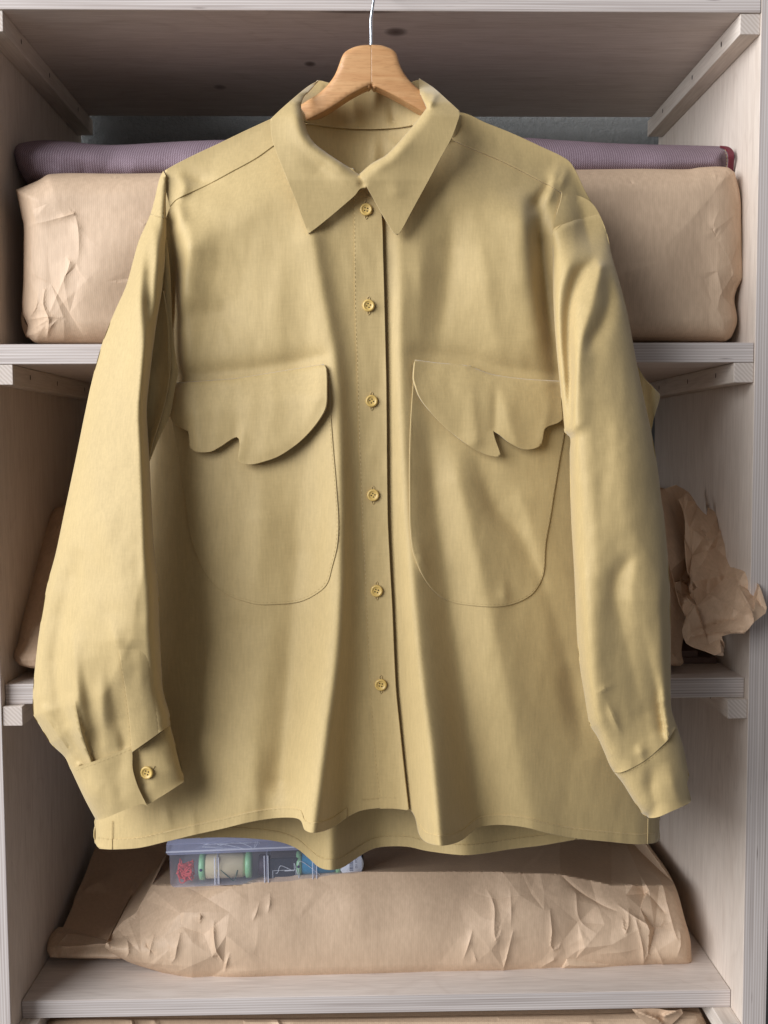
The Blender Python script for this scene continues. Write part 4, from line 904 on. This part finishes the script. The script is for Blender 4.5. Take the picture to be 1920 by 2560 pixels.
# crumpled sheet
CS = [(1697, 1248), (1721, 1229), (1730, 1245), (1757, 1280), (1767, 1288), (1770, 1267), (1786, 1278), (1816, 1310), (1820, 1348), (1830, 1397), (1835, 1419), (1871, 1421), (1884, 1446), (1900, 1468), (1917, 1519), (1914, 1533), (1884, 1557), (1871, 1573), (1860, 1584), (1830, 1584), (1804, 1591), (1810, 1611), (1809, 1640), (1792, 1638), (1759, 1626), (1732, 1617), (1715, 1607), (1708, 1592), (1705, 1573), (1716, 1540), (1730, 1522), (1717, 1500), (1730, 1481), (1743, 1469), (1721, 1432), (1713, 1370), (1711, 1289)]
CSC = Crumple(23, 1690, 1220, 1925, 1650, 46, 16)
CSF = Folds([[(1815, 1310, 4, 5, 9), (1780, 1360, 12, 9, 8), (1757, 1405, 6, 8, 8)], [(1770, 1345, -3, 6, 6), (1752, 1325, -9, 7, 7), (1775, 1365, -5, 6, 6)], [(1835, 1420, 4, 6, 6), (1850, 1470, 12, 7, 9), (1880, 1530, 14, 7, 9), (1884, 1555, 6, 6, 6)], [(1745, 1470, 5, 8, 8), (1800, 1500, 10, 10, 10), (1860, 1540, 4, 8, 8)],
             [(1735, 1590, 8, 6, 6), (1780, 1580, 12, 8, 6), (1830, 1580, 14, 7, 7), (1862, 1578, 10, 6, 6)], [(1740, 1575, -6, 8, 8), (1790, 1560, -14, 12, 10), (1850, 1545, -10, 8, 8)], [(1716, 1540, 3, 8, 8), (1728, 1580, 8, 8, 8), (1720, 1605, 4, 6, 6)], [(1889, 1450, -8, 5, 5), (1892, 1500, -10, 5, 5), (1910, 1520, -3, 4, 4)], [(1790, 1400, 0, 8, 8), (1800, 1450, 6, 8, 8), (1820, 1490, 0, 8, 8)], [(1780, 1420, 0, 6, 6), (1765, 1470, -7, 7, 7), (1775, 1510, 0, 7, 7)]], True)
def csY(P):
    return -0.012+0.13*np.clip((1600-P[:, 1])/380, -.1, 1.1)-0.035*sstep((P[:, 0]-1790)/100)*sstep((P[:, 1]-1380)/80)-CSC(P)-.6*CSF(P)
crump = sheet('crumpled_paper', CS, csY, KRAFT_B, None, 4.5, .0007, (1, 3), corner=25, extra=CSC.pts, smooth=False)
tag(crump, 'crumpled brown paper sheet sticking out past the right upright of the middle shelf', 'paper')
PLY2 = [(1650, 1226), (1690, 1212), (1722, 1232), (1752, 1278), (1748, 1340), (1756, 1420), (1745, 1500), (1722, 1560), (1700, 1510), (1682, 1440), (1664, 1370)]
CSC2 = Crumple(29, 1640, 1200, 1770, 1580, 22, 14)
sheet('paper_layer', PLY2, lambda P: csY(P)*.75+.045-CSC2(P), KRAFT_B, crump, 5, .0007, (1, 3), corner=25, extra=CSC2.pts, smooth=False)
bd = empty('wooden_board', 'short dark board lying on the middle shelf behind the crumpled paper', 'board', (0.39, .13, -0.2427))
a = atZ([(1690, 1660)], [-0.2425])[0]; b_ = atZ([(1786, 1655)], [-0.2425])[0]
DKW = simple('dark_board', srgb(112, 92, 84), .7)
box('board_layer', a[0], b_[0], a[1], a[1]+.14, -0.2426, -0.2350, DKW, bd)
box('board_layer', a[0], b_[0]-.022, a[1]+.002, a[1]+.14, -0.2349, -0.2275, DKW, bd)

# ------------------------------------------------------------------ big bundle on the lower shelf
ZS = -0.6069
BN = [(268, 2351), (305, 2306), (340, 2281), (350, 2263), (375, 2221), (398, 2180), (420, 2141), (440, 2112), (600, 2095), (900, 2085), (1200, 2085), (1500, 2085), (1606, 2090), (1620, 2112), (1644, 2143), (1666, 2173), (1692, 2226), (1711, 2293), (1726, 2349), (1730, 2398), (1739, 2411), (1715, 2418), (1655, 2420), (1423, 2427), (1249, 2432), (960, 2437), (640, 2447), (480, 2450), (455, 2447), (396, 2429), (326, 2407), (290, 2388), (262, 2368)]
BNB = smooth_path(BN, 8, True, 35)
RIDGE = [(268, 2352), (330, 2336), (400, 2312), (450, 2286), (490, 2262), (540, 2236), (600, 2212), (700, 2190), (900, 2180), (1200, 2178), (1400, 2185), (1500, 2205), (1600, 2230), (1690, 2235)]
RX, RY = np.array(RIDGE).T
BNF = Folds([
    [(500, 2282, 0, 6, 3), (501, 2292, 9, 8, 3), (499, 2310, 0, 6, 3)], [(535, 2298, 0, 9, 5), (534, 2330, 10, 12, 5), (541, 2380, 8, 10, 6), (556, 2402, 5, 6, 8), (545, 2395, 0, 6, 6)], [(575, 2380, 0, 5, 4), (566, 2410, 9, 8, 5), (562, 2432, 0, 6, 4)],
    [(450, 2335, 3, 8, 5), (442, 2370, 9, 12, 6), (430, 2405, 4, 8, 6), (412, 2385, 0, 7, 7)], [(385, 2340, 4, 6, 8), (376, 2370, 9, 7, 7), (373, 2392, 3, 6, 6)], [(318, 2350, 5, 8, 6), (322, 2382, 8, 8, 6), (310, 2402, 2, 6, 6)], [(270, 2355, 4, 7, 7), (282, 2385, 9, 8, 8), (330, 2402, 5, 8, 8), (420, 2412, 3, 10, 10), (500, 2415, 0, 10, 10)], [(365, 2345, 0, 6, 6), (368, 2365, -8, 6, 6), (395, 2395, 0, 6, 6)], [(405, 2410, -3, 8, 8), (418, 2440, 5, 8, 8)],
    [(650, 2250, 0, 8, 6), (640, 2285, 6, 10, 6), (630, 2305, 0, 8, 6)], [(675, 2228, 0, 7, 5), (674, 2262, 6, 9, 5), (668, 2285, 0, 7, 5)],
    [(1215, 2220, 0, 10, 8), (1235, 2262, 7, 9, 7), (1240, 2350, 6, 8, 8), (1255, 2320, 0, 7, 7)], [(1275, 2215, 0, 6, 6), (1278, 2270, 5, 8, 5), (1277, 2320, 0, 6, 5)], [(1180, 2330, 3, 8, 7), (1172, 2360, 8, 9, 6), (1158, 2400, 2, 7, 6)], [(1190, 2400, 5, 6, 6), (1180, 2370, 0, 6, 6)], [(1282, 2330, 3, 9, 6), (1265, 2400, 9, 9, 6), (1256, 2430, 5, 6, 5)], [(1375, 2275, 3, 8, 6), (1380, 2330, 8, 9, 5), (1384, 2375, 6, 7, 5), (1412, 2340, 0, 7, 6)], [(1385, 2400, 6, 7, 6), (1350, 2420, 3, 7, 6)],
    [(1380, 2165, 0, 10, 8), (1440, 2222, -9, 9, 9), (1500, 2260, -8, 8, 8), (1540, 2278, -3, 7, 7)], [(1400, 2168, 0, 9, 9), (1500, 2195, 9, 10, 8), (1580, 2212, 8, 8, 8), (1600, 2218, 2, 7, 7)], [(1545, 2262, 2, 6, 6), (1600, 2300, 9, 7, 6), (1650, 2318, 6, 7, 6), (1660, 2285, 0, 6, 6)], [(1557, 2302, 3, 6, 5), (1566, 2330, 8, 7, 5), (1572, 2275, 4, 6, 5)], [(1590, 2300, 5, 7, 5), (1607, 2370, 11, 9, 5), (1609, 2405, 8, 8, 4)], [(1632, 2365, 3, 8, 6), (1615, 2395, 8, 8, 5), (1609, 2407, 5, 5, 5)], [(1640, 2370, 2, 7, 6), (1660, 2415, 9, 8, 6)],
    [(1600, 2160, 0, 8, 8), (1650, 2200, 8, 8, 8), (1668, 2260, 8, 7, 7), (1690, 2340, 6, 7, 7), (1702, 2360, 0, 6, 6)], [(1560, 2200, 0, 8, 8), (1620, 2235, -6, 7, 7), (1660, 2280, -6, 7, 7)], [(1700, 2330, 5, 5, 5), (1702, 2362, 7, 6, 5), (1690, 2400, 0, 6, 6)], [(1440, 2235, 5, 10, 8), (1450, 2300, 6, 12, 8), (1500, 2340, 0, 10, 8)], [(1500, 2385, 2, 8, 8), (1560, 2380, 5, 10, 8), (1600, 2370, 0, 8, 8)]], True)
BNW = Wob(51, 12, 120, 500, 4.0); BNC = Crumple(52, 1120, 2080, 1760, 2450, 70, 8.0); BNC2 = Crumple(53, 240, 2180, 700, 2470, 40, 6.0); BNC3 = Crumple(54, 200, 2050, 1800, 2460, 70, 1.2)
bot_y = np.array([(262, 2372), (290, 2390), (326, 2407), (396, 2429), (480, 2450), (640, 2447), (960, 2437), (1249, 2432), (1423, 2427), (1655, 2420), (1740, 2412)]).T
YBOT = atZ(np.array([(900, 2440)]), [ZS+.001])[0][1]
def bnY(P):
    x, y = P[:, 0], P[:, 1]
    d = dist_poly(P, BNB, True)
    by = np.interp(x, bot_y[0], bot_y[1]); ry = np.interp(x, RX, RY)
    Yb = np.interp(x, [260, 330, 420, 480, 900, 1500, 1740], [YBOT+.012, YBOT+.008, YBOT+.004, YBOT, YBOT+.002, YBOT+.010, YBOT+.012])
    h = np.clip((by-y)/np.maximum(by-ry, 30), 0, 1)
    Yf = Yb+.012*(1-rounded(by-y, 26))-.010*np.sin(np.pi*h)*1.0+np.interp(x, [450, 700], [.014, .034])*h**1.6
    Yt = Yf+0.00055*np.clip(ry-np.maximum(y, 2212), 0, None)+0.0021*np.clip(np.minimum(ry, 2212)-y, 0, None)
    side = sstep((x-1500)/200)
    Yt = Yt+.020*side*(1-rounded(d, 40))
    wl = sstep((680-x)/160); wr = .35*sstep((x-1120)/120)+.65*sstep((x-1380)/100)
    return Yt-(.38*BNF(P)+.7*BNW(P)+BNC(P)*wr+BNC2(P)*wl+BNC3(P))*sstep(d/10)
bundle = empty('paper_bundle', 'large creased brown paper bundle with twisted left end under the plastic thread box', 'bundle', tuple(atZ([(900, 2440)], [ZS])[0]))
parcel('wrapping', BN, bnY, KRAFT, bundle, .345, 5, extra=np.vstack([BNC.pts, BNC2.pts, BNF.pts]))
# rear flap and rolled tail at the left
RF = [(242, 2112), (228, 2144), (214, 2183), (200, 2215), (186, 2246), (182, 2263), (168, 2295), (152, 2330), (220, 2345), (275, 2352), (300, 2330), (345, 2290), (360, 2262), (385, 2215), (430, 2130), (440, 2095), (350, 2090)]
RFF = Folds([[(340, 2240, 3, 6, 8), (330, 2225, 8, 8, 8), (350, 2195, 4, 8, 8), (380, 2160, 0, 8, 8)], [(260, 2330, 0, 12, 12), (300, 2300, -8, 12, 12), (345, 2270, -6, 8, 8)], [(190, 2250, 4, 8, 8), (240, 2200, 0, 12, 12)]], True)
RFC = Crumple(61, 140, 2080, 460, 2360, 22, 4)
def rfY(P): return YBOT+.055+0.0007*(2350-P[:, 1])*1.0-RFF(P)-RFC(P)
sheet('rear_flap', RF, rfY, KRAFT_B, bundle, 5, .0008, (1, 3), corner=30, extra=RFF.pts)
TL = [(118, 2365), (123, 2344), (139, 2328), (170, 2329), (207, 2334), (240, 2343), (270, 2351), (300, 2358), (318, 2390), (300, 2397), (250, 2396), (200, 2396), (126, 2394), (118, 2377)]
TLC = Crumple(62, 100, 2320, 330, 2400, 14, 2.5); TLB = smooth_path(TL, 6, True, 30)
TLF = Folds([[(118, 2368, 4, 5, 5), (145, 2366, 8, 5, 5), (200, 2364, 7, 6, 6), (268, 2360, 6, 6, 6), (300, 2380, 4, 6, 6)], [(140, 2362, 2, 4, 4), (160, 2344, 5, 5, 5), (168, 2334, 2, 4, 4)], [(140, 2330, 4, 8, 8), (200, 2337, 4, 8, 8), (265, 2350, 4, 8, 8)]], True)
def tlY(P):
    d = dist_poly(P, TLB, True)
    return YBOT+.030+.0006*np.clip(2396-P[:, 1], 0, 80)-.010*rounded(d, 24)-.7*TLF(P)-TLC(P)*sstep(d/8)
parcel('twisted_end', TL, tlY, KRAFT, bundle, YBOT+.075, 4.5, extra=TLF.pts)

# ------------------------------------------------------------------ clear box of sewing thread on the bundle
def plastic(name, tint, alpha):
    m, nt, b = new_mat(name)
    b.inputs['Base Color'].default_value = tint; b.inputs['Roughness'].default_value = .28
    tr = node(nt, 'ShaderNodeBsdfTransparent'); tr.inputs[0].default_value = (.93, .94, .99, 1)
    mx = node(nt, 'ShaderNodeMixShader'); fz = node(nt, 'ShaderNodeLayerWeight'); fz.inputs[0].default_value = .35
    n = noise(nt, mapping(nt, (1, 1, 1)), 40, 3)
    mr = node(nt, 'ShaderNodeMapRange'); mr.inputs[3].default_value = alpha; mr.inputs[4].default_value = min(1, alpha+.55)
    nt.links.new(fz.outputs['Facing'], mr.inputs[0])
    nt.links.new(mr.outputs[0], mx.inputs[0]); nt.links.new(tr.outputs[0], mx.inputs[1]); nt.links.new(b.outputs[0], mx.inputs[2])
    nt.links.new(mx.outputs[0], nt.nodes['Material Output'].inputs['Surface'])
    bump(nt, b, n, .05, .002)
    return m
PLAS = plastic('clear_plastic', srgb(224, 227, 242), .09); PLAS_LID = plastic('clear_plastic_lid', srgb(210, 214, 242), .20); PLAS_RIB = plastic('clear_plastic_rib', srgb(232, 234, 246), .4)
def ycontact(x, y): return float(bnY(np.array([[x, y]], float))[0])
YBL = min(ycontact(x, 2222-.0433*(x-426)) for x in range(430, 900, 20))-.002
A = pt(426, 2219, YBL)
YBR = YBL+.010
Bc = pt(905, 2199, YBR)
ux = (Bc-A); ux[2] = 0; WID = float(np.linalg.norm(ux)); ang = math.atan2(ux[1], ux[0])
tbox = empty('thread_box', 'clear lavender plastic organiser box with lid holding thread below the shirt hem', 'storage box', tuple(A))
tbox.rotation_euler = (math.atan2(0, 1), -math.atan2(Bc[2]-A[2], WID), ang)
TM = Matrix.Translation(Vector(A)) @ tbox.rotation_euler.to_matrix().to_4x4()
def local_mesh(name, V, F, mats, parent, smooth=False, fmat=None, bevel=0, seg=2):
    me = bpy.data.meshes.new(name); me.from_pydata([tuple(map(float, v)) for v in V], [], F)
    for m in (mats if isinstance(mats, (list, tuple)) else [mats]): me.materials.append(m)
    if smooth: me.polygons.foreach_set('use_smooth', [True]*len(me.polygons))
    if fmat is not None: me.polygons.foreach_set('material_index', fmat)
    me.update(); o = link(bpy.data.objects.new(name, me), parent)
    if bevel:
        b = o.modifiers.new('bevel', 'BEVEL'); b.width = bevel; b.segments = seg
    return o
BH, BD = 0.0400, 0.115
def rrect(x0, x1, z0, z1, r, n=5, bottom_only=True):
    pts = []
    for cx, cz, a0 in ((x1-r, z0+r, -90), (x1-.001, z1-.001, 0), (x0+.001, z1-.001, 90), (x0+r, z0+r, 180)):
        rr = r if cz == z0+r else .001
        for k in range(n+1):
            a = math.radians(a0+90*k/n); pts.append((cx+rr*math.cos(a), cz+rr*math.sin(a)))
    return pts
def shell(x0, x1, y0, y1, z0, z1, r, name, mat, t=.0013):
    o2 = rrect(x0, x1, z0, z1, r); n = len(o2)
    V = [(x, y0, z) for x, z in o2]+[(x, y1, z) for x, z in o2]
    F = [tuple(range(n)), tuple(range(2*n-1, n-1, -1))]
    for i in range(n):
        j = (i+1) % n
        if o2[i][1] > z1-.0012 and o2[j][1] > z1-.0012: continue
        F.append((i, i+n, j+n, j))
    o = local_mesh(name, V, F, mat, tbox); return o
shell(0, WID, 0, BD, 0, BH, .006, 'box_body', PLAS)
lid = shell(-.003, WID+.003, -.003, BD+.003, BH+.0005, BH+.0125, .003, 'lid', PLAS_LID)
V, F = box_geo(-.0035, WID+.0035, -.0036, -.0031, BH+.0035, BH+.0052); local_mesh('lid_rim', V, F, PLAS_RIB, lid)
V, F = box_geo(-.0028, WID+.0028, -.0028, BD+.0028, BH+.0125, BH+.0138); local_mesh('lid_top', V, F, PLAS_LID, lid)
for fx in (.232, .252, .49, .509, .742, .762):
    V, F = box_geo(WID*fx-.0007, WID*fx+.0007, -.0012, -.0002, .0015, BH*.86); local_mesh('rib', V, F, PLAS_RIB, tbox, bevel=.0004)
for fx in (.242, .50, .752):
    V, F = box_geo(WID*fx-.0006, WID*fx+.0006, .002, BD-.002, .001, BH*.8); local_mesh('divider', V, F, PLAS_RIB, tbox)
def inbox(q): return TM @ Vector(q)
def thread_mat(name, c):
    m, nt, b = new_mat(name)
    wv = node(nt, 'ShaderNodeTexWave', wave_type='BANDS', bands_direction='X'); wv.inputs['Scale'].default_value = 420; wv.inputs['Distortion'].default_value = .8
    nt.links.new(mapping(nt, (1, 1, 1), rot=(0, .1, 0)), wv.inputs['Vector'])
    nt.links.new(mixc(nt, wv.outputs['Fac'], tuple(q*.72 for q in c[:3])+(1,), c), b.inputs['Base Color']); b.inputs['Roughness'].default_value = .6; b.inputs['Sheen Weight'].default_value = .2
    bump(nt, b, wv.outputs['Fac'], .5, .0006); return m
CREAM, TEAL = thread_mat('cream_thread', srgb(240, 222, 178)), thread_mat('teal_thread', srgb(40, 152, 194))
SPG = simple('mint_spool', srgb(150, 204, 150), .4); DARKP = simple('dark_plastic', srgb(38, 42, 56), .4); WHITE = simple('white_label', srgb(232, 234, 238), .5, var=.02)
INK = simple('print_ink', srgb(40, 46, 84), .6)
def lathe(name, prof, mat, parent, n=20, axis='X'):
    V = []; F = []
    for (s, r) in prof:
        for k in range(n):
            a = 2*math.pi*k/n; V.append((s, r*math.cos(a), r*math.sin(a)) if axis == 'X' else (r*math.cos(a), s, r*math.sin(a)))
    for i in range(len(prof)-1):
        for k in range(n): F.append((i*n+k, (i+1)*n+k, (i+1)*n+(k+1) % n, i*n+(k+1) % n))
    F.append(tuple(range(n))); F.append(tuple((len(prof)-1)*n+k for k in range(n-1, -1, -1)))
    return local_mesh(name, V, F, mat, parent, True)
def text_mesh(name, s, size, mat, parent, loc, rot):
    c = bpy.data.curves.new(name, 'FONT'); c.body = s; c.size = size; c.align_x = 'CENTER'; c.align_y = 'CENTER'; c.extrude = .00005
    t = bpy.data.objects.new(name, c); COL.objects.link(t)
    dg = bpy.context.evaluated_depsgraph_get(); me = bpy.data.meshes.new_from_object(t.evaluated_get(dg)); bpy.data.objects.remove(t)
    me.materials.clear(); me.materials.append(mat)
    o = link(bpy.data.objects.new(name, me), parent); o.location = loc; o.rotation_euler = rot; return o
def spool(label, x, L, r, mat, y=.016, z=None):
    s = empty('thread_spool', label, 'thread spool', tuple(inbox((x, y, (z if z is not None else r+.0022)))), 'thread spools in the clear box')
    s.rotation_euler = tbox.rotation_euler
    lathe('thread', [(L*.10, r*.80), (L*.14, r*.93), (L*.5, r*.96), (L*.82, r*.93), (L*.88, r*.8)], mat, s)
    c1 = lathe('spool_end', [(0, r*.9), (.0008, r*1.02), (L*.10, r*1.02), (L*.12, r*.86)], SPG, s)
    c2 = lathe('spool_end', [(L*.88, r*.86), (L*.89, r*1.0), (L*.985, r*1.0), (L, r*.9)], SPG, s)
    V = [(L*.05+.0018*math.cos(k*math.pi/6), -r*1.03, .002+.0018*math.sin(k*math.pi/6)) for k in range(12)]
    local_mesh('spool_mark', V, [tuple(range(12))], INK, s)
    return s
sp1 = spool('thread spool with cream thread and mint green ends in the clear box', WID*.145, WID*.275, .0150, CREAM)
sp2 = spool('thread spool with teal blue thread and mint green ends under the shirt hem', WID*.655, WID*.235, .0140, TEAL)
# spool standing end-on with a round white label
sp3 = empty('thread_spool', 'thread spool seen end on with round white barcode label in the clear box', 'thread spool', tuple(inbox((WID*.945, .003, .0180))), 'thread spools in the clear box')
sp3.rotation_euler = tbox.rotation_euler
lathe('spool_body', [(0.0006, .0150), (.0015, .0155), (.045, .0155), (.046, .0145)], DARKP, sp3, 24, 'Y')
lab = lathe('round_label', [(0, .0146), (.0005, .0149)], WHITE, sp3, 28, 'Y')
random.seed(4); z = .0075
while z > -.008:
    h = random.choice([.0004, .0005, .0008, .0011]); V, F = box_geo(-.0022, .0022, -.0002, -.0001, z-h, z); local_mesh('barcode_bar', V, F, INK, lab); z -= h+random.choice([.0004, .0005, .0009])
text_mesh('printed_text', 'Col. 152', .0036, INK, lab, (.0058, -.0002, .001), (math.pi/2, math.pi/2, 0))
# dark card with white printed frame
card = empty('thread_card', 'dark card with white printed frame in the clear box', 'card', tuple(inbox((WID*.585, .004, .003))))
card.rotation_euler = tbox.rotation_euler
V, F = box_geo(-WID*.075, WID*.075, 0, .004, 0, .0245); cb = local_mesh('card_body', V, F, DARKP, card, bevel=.0005)
for (x0, x1, z0, z1) in ((-WID*.055, WID*.07, .0008, .0013), (-WID*.055, WID*.07, .0105, .0110), (-WID*.055, -WID*.052, .0008, .011), (WID*.067, WID*.07, .0008, .011), (.002, .013, .0095, .0104)):
    V, F = box_geo(x0, x1, -.0004, -.0002, z0, z1); local_mesh('printed_line', V, F, WHITE, cb)
rnd = random.Random(9)
def squiggle(name, label, cat, x0, x1, z0, z1, y0, y1, n, r, mat, tangle=False):
    pts = []; q = [(rnd.uniform(x0, x1), rnd.uniform(y0, y1), rnd.uniform(z0, z1)) for _ in range(n)]
    if not tangle: q.sort()
    for i in range(n-1):
        p0, p1, p2, p3 = q[max(i-1, 0)], q[i], q[i+1], q[min(i+2, n-1)]
        for t in np.linspace(0, 1, 7)[:-1]:
            pts.append(tuple(.5*((2*b)+(-a+c)*t+(2*a-5*b+4*c-d)*t*t+(-a+3*b-3*c+d)*t**3) for a, b, c, d in zip(p0, p1, p2, p3)))
    V, F = tube_geo([inbox(p) for p in pts], r, 5)
    o = mesh_obj(name, V, F, mat, None); tag(o, label, cat); return o
squiggle('thread_tangle', 'tangle of coral red thread at the left end of the clear box', 'thread', WID*.03, WID*.115, .004, .026, .003, .02, 90, .0007, simple('coral_thread', srgb(226, 86, 84), .6), True)
squiggle('loose_thread', 'loose white thread looping across the dark card in the clear box', 'thread', WID*.52, WID*.80, .004, .028, .0012, .0030, 12, .00035, WHITE)
squiggle('loose_thread', 'white loose threads bunched under the lid of the clear box', 'thread', WID*.12, WID*.45, BH*.92, BH+.010, .004, .03, 26, .00035, WHITE, True)
squiggle('loose_thread', 'dark green thread trailing over the cream spool', 'thread', WID*.255, WID*.42, .004, .022, .0015, .0028, 4, .0006, simple('green_thread', srgb(24, 78, 62), .6))
dk = empty('thread_bobbin', 'dark purple thread bobbin behind the middle ribs of the clear box', 'bobbin', tuple(inbox((WID*.455, .02, .0145)))); dk.rotation_euler = tbox.rotation_euler
lathe('bobbin_body', [(0, .011), (.002, .0125), (.012, .0125), (.014, .011)], simple('dark_purple', srgb(54, 34, 52), .6), dk)

# ------------------------------------------------------------------ parcel in the lowest bay, just in view
LP = [(112, 2556), (150, 2547), (400, 2546), (800, 2544), (1200, 2538), (1500, 2534), (1600, 2530), (1700, 2524), (1752, 2530), (1766, 2565), (1768, 2750), (110, 2750)]
LPB = smooth_path(LP, 8, True, 35)
LPF = Folds([[(320, 2540, 3, 10, 6), (330, 2560, 8, 10, 6), (350, 2600, 0, 8, 6)], [(385, 2545, 3, 6, 6), (392, 2575, 6, 6, 6)], [(685, 2540, 4, 5, 5), (700, 2570, 6, 5, 5)], [(960, 2560, 0, 12, 12), (1000, 2580, 4, 12, 12)], [(1470, 2545, 0, 6, 6), (1480, 2570, 4, 6, 6)]], True)
LPC = Crumple(71, 100, 2520, 1800, 2760, 50, 3)
def lpY(P):
    d = dist_poly(P, LPB, True); return .06-.022*rounded(d, 40)-(LPF(P)+LPC(P))*sstep(d/8)
low = parcel('paper_parcel', LP, lpY, KRAFT, None, .30, 9)
tag(low, 'brown paper parcel in the lowest bay, only its top edge in view', 'parcel')
TC = [(1580, 2523), (1640, 2522), (1672, 2526), (1705, 2524), (1708, 2534), (1690, 2552), (1668, 2572), (1640, 2576), (1612, 2556), (1592, 2538)]
TCF = Folds([[(1585, 2526, 4, 4, 5), (1640, 2548, 11, 5, 5), (1655, 2560, 6, 4, 4)], [(1660, 2540, 8, 4, 4), (1690, 2528, 10, 4, 4)], [(1620, 2535, -5, 4, 4), (1655, 2545, -8, 4, 4)]], True)
tc = sheet('torn_flap', TC, lambda P: .030-TCF(P), KRAFT_B, low, 4, .0007, (1,), corner=25)
